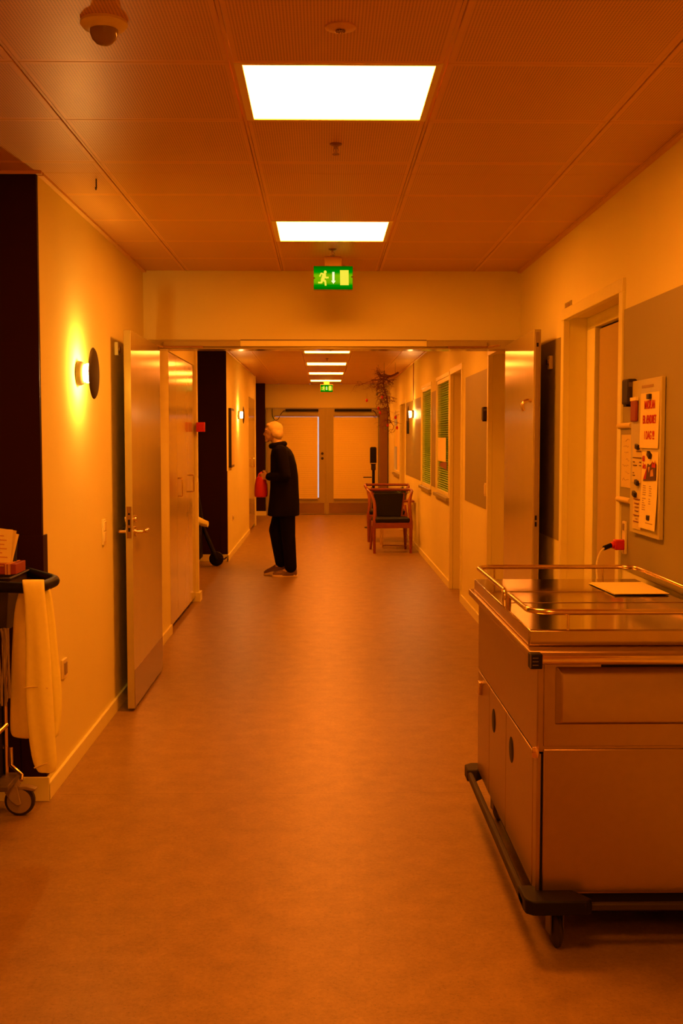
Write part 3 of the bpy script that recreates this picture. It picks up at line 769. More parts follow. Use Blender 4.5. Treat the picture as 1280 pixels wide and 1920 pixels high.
# ------------------------------------------------------------------ steel food trolley
o = empty('food_trolley', (.91, 3.85, 0), 'large stainless steel food trolley in the near foreground', 'trolley')
x0, x1, y0, y1, zb, zt = .606, 1.222, 3.20, 4.44, .165, .862
b = B().box(x0, x1, y0 + .004, y1, .580, zt - .002)
b.done('body', 'steel', o, bevel=.004)
B().box(x0 + .024, x1 - .004, y0 + .02, y1 - .004, zb + .005, .580).done('lower_body', 'steel', o)
# near end, upper panel with pressed field
B().box(x0 + .018, x1 - .005, y0 - .001, y0 + .006, .606, .858).done('end_panel', 'steel', o, bevel=.002)
fy = y0 - .001
def ring(ix0, ix1, iz0, iz1, yy): return [Vector((ix0, yy, iz0)), Vector((ix1, yy, iz0)), Vector((ix1, yy, iz1)), Vector((ix0, yy, iz1))]
B().rings([ring(.655, 1.185, .668, .836, fy), ring(.659, 1.181, .672, .832, fy - .004), ring(.672, 1.168, .678, .812, fy - .016)]).done('pressed_field', 'steel', o, bevel=.003)
B().box(.785, 1.11, fy - .002, fy + .002, .834, .848).done('grip_slot', 'black', o)
B().box(x0 + .018, x1 - .005, y0 - .001, y0 + .006, .180, .598).done('lower_panel', 'steel', o, bevel=.003)
B().box(x0 + .003, x0 + .020, y0 + .004, y0 + .02, .185, .59).done('corner_gap', 'black', o)
B().box(x0, x0 + .012, y0, y0 + .055, .17, .585).done('corner_post', 'steel', o, bevel=.002)
# long side: doors with finger holes
for (a, c) in ((3.26, 3.74), (3.746, 4.12), (4.126, 4.43)):
    d = B().box(x0 - .001, x0 + .018, a, c, .178, .575).done('door', 'steel', o, bevel=.003)
    hy = {3.26: 3.632, 3.746: 4.014, 4.126: 4.34}[a]
    if hy < 4.3: B().lathe([(.001, 0), (.040, 0), (.042, .002), (.040, .003), (.001, .003)], (x0 + .0005, hy, .478), (-1, 0, 0), 32).done('finger_hole', 'black', d)
    else: B().box(x0 - .014, x0, hy - .02, hy + .02, .50, .55).done('latch', 'tube', d, bevel=.003)
for z in (.588, .172):
    B().lathe([(.001, -.014), (.009, -.014), (.011, -.006), (.011, .006), (.009, .014), (.001, .014)], (x0 - .003, y0 + .004, z), (0, 0, 1), 16).done('corner_bolt', 'brass', o)
# overhanging rim, worktop with raised lid
B().box(.574, 1.228, 3.165, 4.50, .862, .886).done('rim', 'steel', o, bevel=.004)
B().box(.586, 1.216, 3.24, 4.425, .886, .934).done('lid', 'steel_top', o, bevel=.005, seg=3)
B().box(.60, 1.20, 3.775, 3.781, .9335, .9355).box(.60, 1.20, 4.045, 4.05, .9335, .9355).done('lid_seam', 'steel', o)
# push bar at the near end
B().tube([(.598, 3.146, .864), (1.226, 3.146, .864)], .0125, 16).done('push_bar', 'tube', o)
bk = B().box(.571, .606, 3.13, 3.166, .842, .884).done('bar_bracket', 'black', o, bevel=.003)
B().box(.578, .594, 3.1285, 3.131, .852, .8545).box(.578, .594, 3.1285, 3.131, .862, .8645).box(.578, .594, 3.1285, 3.131, .872, .8745).box(.571, .574, 3.128, 3.1305, .845, .882).done('bracket_rib', 'grey', bk)
# gallery rails round the lid
zr = .984
def gallery(pts, posts, name):
    g = B().tube(pts, .0085, 12)
    r_ = g.done(name, 'tube', o)
    for (px, py) in posts: B().cyl((px, py, .93), (px, py, zr), .004, 10).done('rail_post', 'tube', r_)
xl_, xr_, yn, yf = .592, 1.205, 3.245, 4.40
gallery([(xl_, 3.71, .932), (xl_, 3.715, .96)] + arc((xl_, 3.735, .96), .024, 180, 90, (0, 1, 0), (0, 0, 1), 6) + [(xl_, 4.32, zr)] +
        arc((xl_ + .06, 4.34, zr), .06, 180, 90, (1, 0, 0), (0, 1, 0), 6) + arc((xr_ - .08, yf - .08, zr), .08, 90, 0, (1, 0, 0), (0, 1, 0), 6) + [(xr_, 3.75, zr), (xr_, 3.73, .932)], [(.66, yf), (1.08, yf)], 'gallery_rail')
gallery([(xl_, 3.64, .932), (xl_, 3.635, .96)] + [(xl_, 3.62, zr)] + arc((xl_ + .07, yn + .07, zr), .07, 180, 270, (1, 0, 0), (0, 1, 0), 6) + arc((xr_ - .07, yn + .07, zr), .07, 270, 360, (1, 0, 0), (0, 1, 0), 6) + [(xr_, 3.62, zr), (xr_, 3.64, .932)], [(.70, yn), (1.1, yn)], 'gallery_rail')
# bumper
bx = .571
B().box(bx - .008, bx + .012, 3.16, 4.46, .148, .178).box(.60, 1.23, 3.142, 3.16, .148, .172).box(.60, 1.23, 4.46, 4.48, .148, .178).box(1.222, 1.238, 3.16, 4.46, .148, .178).done('bumper', 'rubber', o, bevel=.006)
b = B().prism([(.563, 3.16), (.566, 3.135), (.585, 3.118), (.735, 3.118), (.755, 3.135), (.715, 3.20), (.60, 3.24), (.563, 3.24)], lambda a, c, t: Vector((a, c, t)), .146, .188)
b.done('bumper_corner', 'black', o, bevel=.005)
b = B().prism([(.56, 4.40), (.60, 4.40), (.64, 4.45), (.64, 4.505), (.585, 4.505), (.56, 4.48)], lambda a, c, t: Vector((a, c, t)), .140, .186)
b.done('bumper_corner', 'rubber', o, bevel=.005)
B().box(.64, 1.20, 3.22, 4.42, .125, .168).box(.66, 1.19, 3.36, 4.28, .055, .125).done('chassis_light_block', 'black', o)  # lower box added to keep light off the floor underneath
def caster(o, x, y, r, top, rot=0, wm='rubber'):
    M_ = Matrix.Translation((x, y, 0)) @ Matrix.Rotation(rot, 4, 'Z')
    c = B(); c.lathe([(.001, 0), (r * .75, 0), (r, r * .15), (r, r * .3), (r * .75, r * .45), (.001, r * .45)], (-r * .22, 0, r), (1, 0, 0), 28)
    for v in c.bm.verts: v.co = M_ @ v.co
    f = B().box(-r * .42, -r * .32, -r * .3, r * .6, r * .8, top).box(r * .32, r * .42, -r * .3, r * .6, r * .8, top).box(-r * .42, r * .42, -r * .3, r * .6, top - .012, top)
    for v in f.bm.verts: v.co = M_ @ v.co
    fo = f.done('caster_fork', 'grey', o, bevel=.002)
    c.done('wheel', wm, fo)
for (x, y) in ((.675, 3.25), (1.15, 3.25), (.675, 4.36), (1.15, 4.36)): caster(o, x, y, .05, .13, R(8))
# paper mat on the lid
b = B(); n = 10
for (dz, dx, dy, rot) in ((0, 0, 0, 3), (.003, .004, -.006, 1.2)):
    m = Matrix.Translation((1.098 + dx, 4.11 + dy, .9362 + dz)) @ Matrix.Rotation(R(rot), 4, 'Z')
    b.box(-.095, .098, -.16, .16, 0, .0022, m)
tag(b.done('paper_stack', 'paper', loc=(1.098, 4.11, .936), bevel=.0006), 'cream sheets lying on the steel trolley lid', 'papers')

# ------------------------------------------------------------------ cleaning trolley by the alcove
o = empty('cleaning_trolley', (-1.45, 4.34, 0), 'cleaning trolley with black handle loop before the dark alcove', 'trolley')
hz = .944
hp = [(-1.62, 4.17, hz - .01)] + smooth_path([(-1.36, 4.165, hz), (-1.20, 4.150, hz), (-1.075, 4.125, hz - .002), (-1.03, 4.15, hz - .002), (-1.012, 4.23, hz), (-1.006, 4.28, hz + .004), (-1.03, 4.325, hz + .006), (-1.12, 4.44, hz + .010), (-1.19, 4.53, hz + .012), (-1.30, 4.56, hz + .012)], 5) + [(-1.62, 4.56, hz)]
B().tube(hp, .020, 14).done('handle_loop', 'black', o)
for (x, y) in ((-1.246, 4.45), (-1.30, 4.20), (-1.85, 4.45), (-1.85, 4.20)):
    B().tube([(x, y, .155), (x, y, .94)], .0095, 12).done('upright', 'tube', o)
b = B().tube([(-1.242, 4.45, .36), (-1.30, 4.20, .30)], .010, 10).tube([(-1.242, 4.45, .28), (-1.36, 4.45, .215), (-1.85, 4.45, .215)], .009, 10)
b.tube([(-1.228, 4.455, .27), (-1.226, 4.45, .20), (-1.18, 4.43, .165), (-1.178, 4.41, .150)], .008, 10)
b.done('brace', 'tube', o)
B().box(-1.88, -1.20, 4.30, 4.49, .138, .160).done('base_frame', 'grey', o, bevel=.004)
B().box(-1.87, -1.255, 4.19, 4.46, .16, .52).done('lower_tub', 'black', o, bevel=.01)
# bin hung in the loop
def binr(z, g): return [Vector((-1.40 + g, 4.19 + g, z)), Vector((-1.150 - g, 4.19 + g, z)), Vector((-1.150 - g, 4.46 - g, z)), Vector((-1.40 + g, 4.46 - g, z))]
B().rings([binr(.77, .02), binr(.965, 0), binr(.965, -.008), binr(.972, -.008), binr(.972, .004), binr(.78, .024)]).done('waste_bin', 'rubber', o, bevel=.004)
def trolley_caster(x, y):
    r = .0595
    fk = B()
    fk.lathe([(.001, 0), (.026, 0), (.028, .012), (.022, .03), (.001, .03)], (x - .028, y, .112), (0, 0, 1), 20)
    fk.prism([(x - .058, .125), (x - .004, .125), (x + .006, .075), (x + .012, .05), (x - .004, .044), (x - .030, .062), (x - .052, .095)], lambda a, c, t: Vector((a, t, c)), y - .028, y - .022)
    fk.prism([(x - .058, .125), (x - .004, .125), (x + .006, .075), (x + .012, .05), (x - .004, .044), (x - .030, .062), (x - .052, .095)], lambda a, c, t: Vector((a, t, c)), y + .022, y + .028)
    fo = fk.done('caster_fork', 'lgrey', o, bevel=.003)
    B().lathe([(.001, -.014), (.034, -.014), (.036, -.016), (.046, -.016), (.0585, -.010), (.0595, 0), (.0585, .010), (.046, .016), (.001, .014)], (x, y, r), (0, 1, 0), 40).done('wheel', 'rubber', fo)
    B().lathe([(.040, -.0175), (.0475, -.0165), (.0475, -.012), (.040, -.012)], (x, y, r), (0, 1, 0), 40).done('wheel_ring', 'lgrey', fo)
    B().prism([(x - .02, .118), (x + .03, .120), (x + .066, .108), (x + .060, .098), (x + .02, .106), (x - .02, .104)], lambda a, c, t: Vector((a, t, c)), y - .018, y + .018).done('brake_pedal', 'lgrey', fo, bevel=.003)
trolley_caster(-1.194, 4.45)
trolley_caster(-1.36, 4.21)
trolley_caster(-1.80, 4.45)
# mop fringe hanging on the trolley
b = B(); random.seed(11)
for k in range(7):
    x = -1.196 + k * .0085; pts = [(x + random.uniform(-.004, .004), 4.155 + random.uniform(-.01, .01), z) for z in (.79, .72, .65, .58, .54 - random.uniform(0, .05))]
    b.tube(smooth_path(pts, 3), .0042, 7)
tag(b.done('mop_fringe', 'lgrey', loc=(-1.17, 4.155, .54)), 'grey stringy mop fringe hanging below the trolley bin', 'mop', None, 'stuff')
# cloth over the handle
def cloth(name, m, prof, yc, lab, xf, folds, group=None, ph=0.0):
    # prof: (arc position, z, dy), hung sheet of some thickness
    b = B(); rr = []
    for (z, yoff, xa_, xb_) in prof:
        front, back = [], []
        n = 18
        for k in range(n + 1):
            u = k / n; x = xa_ + (xb_ - xa_) * u
            wv = folds * math.sin(u * 9.2 + z * 2.0 + ph) * min(1, (0.97 - z) * 3) + .5 * folds * math.sin(u * 21 + ph * 2 + z * 5) * min(1, (0.97 - z) * 2)
            edge = .010 * (1 - (2 * u - 1) ** 8)
            front.append(Vector((x, yc + yoff + wv - edge, z))); back.append(Vector((x, yc + yoff + wv + edge, z)))
        rr.append(front + back[::-1])
    b.rings(rr)
    ob = b.done(name, m, loc=(xf, yc, prof[-1][0]), smooth=70)
    s = ob.modifiers.new('sub', 'SUBSURF'); s.levels = 1; s.render_levels = 2
    return tag(ob, lab, 'cloth', group)
co = empty('cleaning_cloth', (-1.03, 4.14, .27), 'long cream cloth draped over the black trolley handle', 'cloth')
def drape(name, m, xs, prof, thick, folds, ph):
    b = B(); rr = []; n = 22
    for (z, y, a, c) in prof:
        fr, bk_ = [], []
        amp = folds * min(1.0, max(0, (.96 - z)) * 4)
        for k in range(n + 1):
            u = k / n; x = a + (c - a) * u
            wv = amp * (math.sin(u * 4.5 + ph + z * 2.3) + .35 * math.sin(u * 11 + 2 * ph + z * 5))
            e_ = thick * (max(0, 1 - (2 * u - 1) ** 6)) ** .5 + .0012
            fr.append(Vector((x, y + wv - e_, z))); bk_.append(Vector((x, y + wv + e_, z)))
        rr.append(fr + bk_[::-1])
    b.rings(rr)
    ob = b.done(name, m, co, smooth=80)
    s = ob.modifiers.new('sub', 'SUBSURF'); s.levels = 1; s.render_levels = 2
    return ob
# over the bar and down the near side
drape('front_fall', 'cloth', None, [(.960, 4.158, -1.085, -1.014), (.975, 4.132, -1.086, -1.008), (.962, 4.108, -1.082, -1.002), (.92, 4.101, -1.072, -.998), (.80, 4.100, -1.070, -.988), (.68, 4.100, -1.072, -.980),
       (.55, 4.100, -1.078, -.976), (.42, 4.100, -1.068, -.970), (.34, 4.102, -1.060, -.966), (.295, 4.104, -1.050, -.966), (.275, 4.108, -1.038, -.972), (.270, 4.108, -1.034, -.98)], .010, .0035, .4)
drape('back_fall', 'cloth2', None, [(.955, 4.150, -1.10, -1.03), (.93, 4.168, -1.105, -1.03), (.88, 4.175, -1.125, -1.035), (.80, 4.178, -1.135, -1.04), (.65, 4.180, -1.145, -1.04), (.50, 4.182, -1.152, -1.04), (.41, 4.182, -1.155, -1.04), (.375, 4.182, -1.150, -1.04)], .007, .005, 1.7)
drape('side_fall', 'cloth', None, [(.945, 4.195, -1.034, -1.004), (.90, 4.20, -1.034, -.996), (.80, 4.20, -1.035, -.985), (.66, 4.20, -1.03, -.976), (.56, 4.20, -1.02, -.965), (.46, 4.20, -1.015, -.968), (.40, 4.20, -1.01, -.978), (.375, 4.20, -1.0, -.985)], .008, .002, .9)
b = B().tube(smooth_path([(-1.076, 4.090, .585), (-1.03, 4.088, .590), (-.99, 4.088, .584)], 4), .0022, 6).tube(smooth_path([(-1.045, 4.092, .292), (-1.01, 4.091, .306), (-.984, 4.093, .312)], 4), .003, 6)
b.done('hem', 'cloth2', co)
# carton and papers on the bin
o = empty('carton', (-1.20, 4.33, .972), 'small red striped carton on the trolley bin', 'box')
B().box(-1.262, -1.146, 4.27, 4.41, .974, 1.012).done('box_body', 'boxprint', o, bevel=.001)
B().box(-1.186, -1.180, 4.2685, 4.4115, .973, 1.013).box(-1.176, -1.166, 4.2685, 4.4115, .973, 1.013).box(-1.258, -1.255, 4.2685, 4.2705, .975, 1.011).box(-1.26, -1.19, 4.2688, 4.2702, 1.004, 1.008).done('stripe', 'box2', o)
for k, (dx, rot, h, m, lab) in enumerate(((0, 4, .128, 'paper', 'front printed leaflet standing on the trolley carton'), (.012, 9, .128, 'paper2', 'middle leaflet of the fan on the trolley carton'), (.022, 13, .118, 'paper', 'rearmost leaflet of the fan on the trolley carton'))):
    pv = (-1.225, 4.32 + k * .012, 1.0125)
    mt = Matrix.Translation(pv) @ Matrix.Rotation(R(rot), 4, 'Y') @ Matrix.Rotation(R(-6), 4, 'X')
    ob = empty('leaflet', pv, lab, 'leaflet', 'leaflets on the trolley carton')
    B().box(-.06, .045, -.0015, .0015, 0, h, mt).done('sheet', m, ob)
    if k == 0:
        b = B(); random.seed(2)
        for q in range(6): b.box(-.055 + random.random() * .03, .01 + random.random() * .025, -.0025, -.0014, .02 + q * .016, .024 + q * .016, mt)
        b.done('print', 'box2', ob)
mt = Matrix.Translation((-1.19, 4.365, 1.013)) @ Matrix.Rotation(R(3), 4, 'Y')
tag(B().box(-.04, .022, -.002, .002, 0, .075, mt).done('blue_card', 'blueprint', loc=(-1.19, 4.365, 1.013)), 'narrow dark blue card behind the leaflets on the trolley', 'card')

# ------------------------------------------------------------------ picture on the far cream wall
o = empty('picture', (XL2, 14.31, 1.49), 'tall black framed picture on the far cream wall', 'picture')
B().box(XL2, XL2 + .035, 14.08, 14.53, 1.125, 1.853).done('frame', 'frame', o, bevel=.003)
B().box(XL2 + .033, XL2 + .037, 14.11, 14.50, 1.155, 1.823).done('print', 'paper2', o)

# ------------------------------------------------------------------ half hidden cart in the middle alcove
o = empty('alcove_cart', (-1.40, 13.1, 0), 'black wheeled cart half hidden by the wall end', 'cart')
for wx in (-1.245, -1.70):
    B().lathe([(.001, -.03), (.060, -.03), (.082, -.018), (.085, 0), (.082, .018), (.060, .03), (.001, .03)], (wx, 13.30, .085), (0, 1, 0), 32).done('wheel', 'black', o)
B().tube([(-1.245, 13.34, .085), (-1.40, 13.34, .46), (-1.46, 13.34, .85), (-1.60, 13.34, .90)], .02, 12).tube([(-1.245, 13.26, .085), (-1.40, 13.26, .46), (-1.46, 13.26, .85)], .02, 12).done('frame', 'black', o)
B().box(-1.95, -1.40, 13.0, 13.30, .10, .50).done('tub', 'black', o, bevel=.02)
B().tube([(-1.20, 13.28, .10), (-1.15, 13.25, .085), (-1.12, 13.24, .11)], .008, 8).done('brake_pedal', 'rubber', o)
b = B(); rr = []
for k in range(9):
    u = k / 8; x = -1.62 + .30 * u; hgt = .075 * (1 - u * .55); zc = .60 - .095 * u
    rr.append([Vector((x, 13.10 + .10 * math.cos(a), zc + hgt * math.sin(a) * (1 + .1 * math.sin(3 * a + k)))) for a in [2 * math.pi * q / 18 for q in range(18)]])
b.rings(rr)
tag(b.done('folded_sheet', 'cloth', loc=(-1.5, 13.14, .46)), 'pale rolled sheet poking past the wall end on the black cart', 'sheet')

# ------------------------------------------------------------------ end doors
def leaf_door(n, x0, x1, lab, hinge):
    o = empty('door_%d' % n, ((x0 + x1) / 2, YE, 0), lab, 'door', None, 'structure')
    y0, y1 = YE - .02, YE + .04; zt = 2.062
    gx0, gx1, gz0, gz1 = (x0 + .54 if n == 5 else x0 + .14, x1 - .135, .33, 1.905)
    if n == 5: gx0 = x0 + .15
    if n == 6: gx1 = x1 - .15
    B().box(x0 + .002, gx0, y0, y1, .004, zt).box(gx1, x1 - .002, y0, y1, .004, zt).box(gx0, gx1, y0, y1, .004, gz0).box(gx0, gx1, y0, y1, gz1, zt).done('leaf_frame', 'door', o, bevel=.003)
    B().box(gx0, gx1, YE + .008, YE + .016, gz0, gz1).done('pane', 'glass', o)
    b = B(); z = gz0 - .02; k = 0
    bx0, bx1 = gx0 - .02, gx1 - (.020 if n == 5 else -.015)
    prof = []
    while z < gz1 + .01:
        prof.append((YE - .036 - (.0022 if k % 2 else 0), z)); z += .0185; k += 1
    b.rings([[Vector((bx0, yy, zz)), Vector((bx1, yy, zz)), Vector((bx1, yy + .002, zz)), Vector((bx0, yy + .002, zz))] for yy, zz in prof])
    b.done('blind', 'blind', o, smooth=0)
    B().box(bx0 - .005, bx1 + .005, YE - .055, YE - .022, gz1, gz1 + .03).box(bx0, bx1, YE - .05, YE - .028, gz0 - .04, gz0 - .018).done('blind_rail', 'lgrey', o, bevel=.003)
    B().box(x0 + .03, x1 - .03, YE - .0245, YE - .0195, .02, .225).done('kick_plate', 'kick', o)
    cx0, cx1 = (x1 - .78, x1 - .14) if n == 5 else (x0 + .14, x0 + .86)
    B().box(cx0, cx1, YE - .075, YE - .02, 2.005, 2.052).done('closer', 'black', o, bevel=.004)
    c = B()
    if n == 5:
        c.tube(smooth_path([(cx0 - .02, YE - .04, 2.03), (cx0 - .08, YE - .04, 1.97), (cx0 - .14, YE - .04, 1.86), (cx0 - .20, YE - .04, 1.84), (cx0 - .25, YE - .04, 1.92), (cx0 - .255, YE - .04, 2.06)], 5), .006, 8)
    else:
        c.tube(smooth_path([(cx1 + .02, YE - .04, 2.03), (cx1 + .07, YE - .04, 1.99), (cx1 + .10, YE - .04, 1.93), (cx1 + .14, YE - .03, 1.90)], 5), .007, 8)
    c.done('door_cord', 'black', o)
    if n == 5:
        lk = B()
        for z in (1.19, 1.095): lk.lathe([(.001, 0), (.026, 0), (.026, .012), (.001, .014)], (x1 - .065, YE - .02, z), (0, -1, 0), 20)
        lk.done('lock', 'bronze', o)
        B().tube([(x1 - .012, YE - .02, .84), (x1 - .012, YE - .06, .84), (x1 - .012, YE - .065, .80)], .008, 8).done('handle', 'tube', o)
    return o
leaf_door(5, -1.085, .045, 'end door leaf with blind and thin daylight slit, behind the person', 0)
leaf_door(6, .078, 1.20, 'end door leaf with blind, behind the dispenser stand', 1)
b = B().box(-1.115, -1.085, YE - .03, YE + .06, 0, 2.075).box(1.20, XR, YE - .03, YE + .06, 0, 2.075).box(.040, .083, YE - .034, YE - .0215, 0, 2.062).box(.030, .093, YE + .042, YE + .06, 0, 2.062).box(-1.115, XR, YE - .03, YE + .06, 2.0625, 2.08).box(-1.115, XR, YE + .042, YE + .06, 0, .03).box(-1.115, -1.04, YE + .042, YE + .06, .03, 2.062).box(1.15, XR, YE + .042, YE + .06, .03, 2.062)  # strips behind the leaves and threshold added to block daylight leaks
struct(b, 'trim_12', 'door', 'frame and centre post of the end doors, with added strips blocking daylight behind', 'door frame', bevel=.003)
tag(B().box(1.085, 1.235, 22.05, 22.36, 0, 2.02).done('end_frame_shade', 'post', loc=(1.13, 22.2, 0)), 'door frame part by the end door, shade put into its brown, behind the twig decoration', 'post', None, 'structure')  # part of the door frame; its shade is put into the brown

# ------------------------------------------------------------------ chairs, table, plant
def make_chair(loc, rot, lab, k=1.0):
    o = empty('armchair', loc, lab, 'chair', 'wooden armchairs by the small table')
    X, Y, Z = loc
    P = lambda x, y, z: (X + x * k, Y + y * k, Z + z)
    for s in (-1, 1):
        B().tube([P(s * .235, -.235, 0), P(s * .240, -.23, .36), P(s * .238, -.225, .42)], [.017, .024, .024], 12).done('leg', 'wood', o)
        B().tube([P(s * .235, .315, 0), P(s * .215, .24, .30), P(s * .205, .21, .42)], [.015, .021, .022], 12).done('leg', 'wood', o)
        B().tube(smooth_path([P(s * .238, -.225, .40), P(s * .226, -.19, .55), P(s * .232, -.13, .66), P(s * .262, -.06, .755), P(s * .285, .04, .79), P(s * .288, .18, .80), P(s * .270, .26, .805)], 5), [.022] * 13 + [.019] * 18, 12).done('arm', 'wood', o)
        B().tube([P(s * .165, .225, .42), P(s * .205, .268, .76)], .014, 10).done('back_post', 'wood', o)
    B().tube(smooth_path([P(-.27, .255, .80), P(-.14, .285, .80), P(0, .292, .80), P(.14, .285, .80), P(.27, .255, .80)], 5), .026, 12, flat=.7).done('top_rail', 'wood', o)
    b = B().box(X - .25 * k, X + .25 * k, Y - .245 * k, Y - .215 * k, .325, .395).box(X - .22 * k, X + .22 * k, Y + .20 * k, Y + .225 * k, .325, .395)
    for s in (-1, 1): b.box(X + s * .225 * k - .012, X + s * .225 * k + .012, Y - .23 * k, Y + .22 * k, .325, .395)
    b.done('seat_rail', 'wood', o, bevel=.004)
    B().box(X - .235 * k, X + .235 * k, Y - .24 * k, Y + .21 * k, .392, .452).done('seat', 'uph', o, bevel=.018, seg=3)
    b = B(); rr = []
    for i in range(7):
        u = i / 6; z = .45 + .30 * u; hw = (.155 + .045 * u) * k; yy = Y + (.225 + .045 * u) * k
        rr.append([Vector((X - hw, yy - .02, z)), Vector((X + hw, yy - .02, z)), Vector((X + hw, yy + .012, z)), Vector((X - hw, yy + .012, z))])
    b.rings(rr).done('backrest', 'uph', o, bevel=.006)
    o.rotation_euler = (0, 0, R(rot))
    return o
make_chair((.880, 14.98, 0), 3, 'nearest wooden armchair with black seat and back')
make_chair((.925, 16.62, 0), -3, 'wooden armchair behind the small table, mostly hidden', 1.12)
o = empty('side_table', (1.0, 15.72, 0), 'small table between the two armchairs', 'table')
B().box(.76, 1.232, 15.48, 15.95, .618, .640).done('table_top', 'wood', o, bevel=.004)
for (x, y) in ((.80, 15.52), (1.20, 15.52), (.80, 15.91), (1.20, 15.91)):
    B().cyl((x, y, 0), (x, y, .62), .012, 12).done('leg', 'tube', o)
B().box(.79, 1.21, 15.505, 15.53, .585, .615).box(.79, 1.21, 15.90, 15.925, .585, .615).cyl((.80, 15.52, .03), (1.20, 15.52, .03), .008, 8).done('frame', 'tube', o)
o = empty('potted_plant', (1.10, 15.72, .64), 'small green plant in a pot on the little table', 'plant')
B().lathe([(.001, 0), (.032, 0), (.042, .075), (.044, .08), (.036, .08), (.001, .07)], (1.10, 15.72, .64), (0, 0, 1), 20).done('pot', 'grey', o)
b = B(); random.seed(4)
for k in range(46):
    a = random.uniform(0, 6.28); el = random.uniform(.2, 1.4); L_ = random.uniform(.05, .12)
    d = Vector((math.cos(a) * math.cos(el), math.sin(a) * math.cos(el), math.sin(el))); p0 = Vector((1.10, 15.72, .71)) + d * .02; p1 = p0 + d * L_
    sd = d.cross(Vector((0, 0, 1))).normalized() * .012; mid = (p0 + p1) / 2
    up = sd.cross(d).normalized() * .0012
    b.rings([[p0 + up, p0 - up, p0 - up * 1.1], [mid + sd, mid - sd, mid - up], [p1 + up, p1 - up, p1 - up * 1.1]])
b.done('foliage', 'green', o)

# ------------------------------------------------------------------ twig decoration with ornaments
random.seed(21)
b = B()
def twig(p, d, L_, r, depth):
    pts = [Vector(p)]; dd = Vector(d).normalized()
    n = 5
    for k in range(n):
        dd = (dd + Vector((random.uniform(-.75, .75), random.uniform(-.75, .75), random.uniform(-.65, .55)))).normalized()
        pts.append(pts[-1] + dd * L_ / n)
    b.tube(pts, [r * (1 - .55 * k / n) for k in range(n + 1)], 6 if depth < 2 else 4)
    if depth < 3:
        for k in range(1, n + 1):
            for q in range(2 if depth < 1 else 1):
                if random.random() < .85:
                    twig(pts[k], (random.uniform(-1, .8), random.uniform(-1, 1), random.uniform(-.9, .3)), L_ * random.uniform(.45, .7), r * .5, depth + 1)
trunk = smooth_path([(1.04, 16.05, 2.395), (.98, 16.0, 2.36), (.90, 16.0, 2.335), (.845, 16.0, 2.33), (.835, 16.0, 2.25), (.85, 16.0, 2.15), (.88, 16.0, 2.05), (.90, 16.0, 1.94), (.92, 16.0, 1.82), (.93, 16.0, 1.70)], 3)
b.tube(trunk, [.016 * (1 - .75 * k / len(trunk)) for k in range(len(trunk))], 8)
for k in list(range(4, len(trunk))) + list(range(6, 20, 2)):
    twig(trunk[k], (random.uniform(-1, .5), random.uniform(-.6, .6), random.uniform(-.8, .5)), .21 * random.uniform(.7, 1.2), .006, 1)
twig((.84, 16, 2.30), (-1, 0, -.1), .26, .007, 0)
twig((.86, 16, 2.10), (.6, .2, -.5), .20, .005, 1)
twig((.92, 16, 1.85), (-.5, .2, -.8), .22, .005, 1)
tg = tag(b.done('twig_decoration', 'bark', loc=(.9, 16.0, 1.7)), 'twisted bare branch hung under the far ceiling', 'branch')
tag(B().tube([(.845, 16.0, 2.33), (.845, 16.0, CEIL)], .0015, 6).tube([(1.0, 16.02, 2.37), (1.0, 16.02, CEIL)], .0015, 6).done('hanging_thread', 'black', loc=(.9, 16, 2.35)), 'thin threads holding the bare branch to the ceiling', 'thread')
ORN = [(.601, 2.008, 'redink', 'red egg ornament out on the far tip, nearest the exit sign'), (.742, 2.097, 'olive', 'olive egg ornament highest on the bare branch'),
       (.816, 2.050, 'red', 'red egg ornament beside the branch trunk, upper half'), (.787, 1.838, 'red', 'red egg ornament in front of the end door frame'),
       (1.002, 1.772, 'redink', 'dark red egg ornament beside the far window'), (.891, 1.668, 'red', 'small red egg ornament, lower of two on the trunk line'),
       (.868, 1.624, 'olive', 'olive egg ornament lowest on the bare branch'), (1.022, 1.63, 'red', 'red egg ornament lowest next to the far window'),
       (.80, 1.99, 'olive', 'olive egg ornament in the middle of the twigs'), (.765, 1.90, 'redink', 'dark red egg ornament by the end door closer')]
for k, (x, z, m, lab) in enumerate(ORN):
    y = 15.93 + .01 * (k % 5)
    o = empty('egg_ornament', (x, y, z), lab, 'ornament', 'egg ornaments on the bare branch')
    B().ell((x, y, z), (.017, .017, .024), 14, 10).done('egg', m, o)
    B().tube([(x, y, z + .022), (x + .003, y + .005, z + .10)], .0012, 5).done('loop', 'bark', o)

# ------------------------------------------------------------------ dispenser stand
o = empty('dispenser_stand', (.825, 19.0, 0), 'black hand dispenser on a slim stand before the end door', 'dispenser stand')
B().lathe([(.001, 0), (.15, 0), (.15, .012), (.03, .02), (.001, .02)], (.83, 19.0, 0), (0, 0, 1), 28).done('base', 'black', o)
B().cyl((.83, 19.0, .015), (.83, 19.0, 1.0), .024, 14).done('pole', 'black', o)
B().box(.772, .878, 18.93, 19.05, 1.05, 1.342).done('dispenser', 'black', o, bevel=.025, seg=4)
B().box(.79, .865, 18.94, 19.04, .955, 1.06).done('nozzle_housing', 'rubber', o, bevel=.02, seg=3)
B().box(.77, .88, 18.925, 18.93, 1.068, 1.078).done('band', 'paper2', o)
B().box(.66, .80, 18.93, 19.03, .834, .848).done('drip_tray', 'black', o, bevel=.003)

# ------------------------------------------------------------------ walking person
PX, PY = -.37, 12.31
o = empty('person', (PX, PY, 0), 'person in black coat and trousers walking with a red bag in front', 'person')
def pt(x, y, z): return Vector((x, PY + y, z))
b = B()
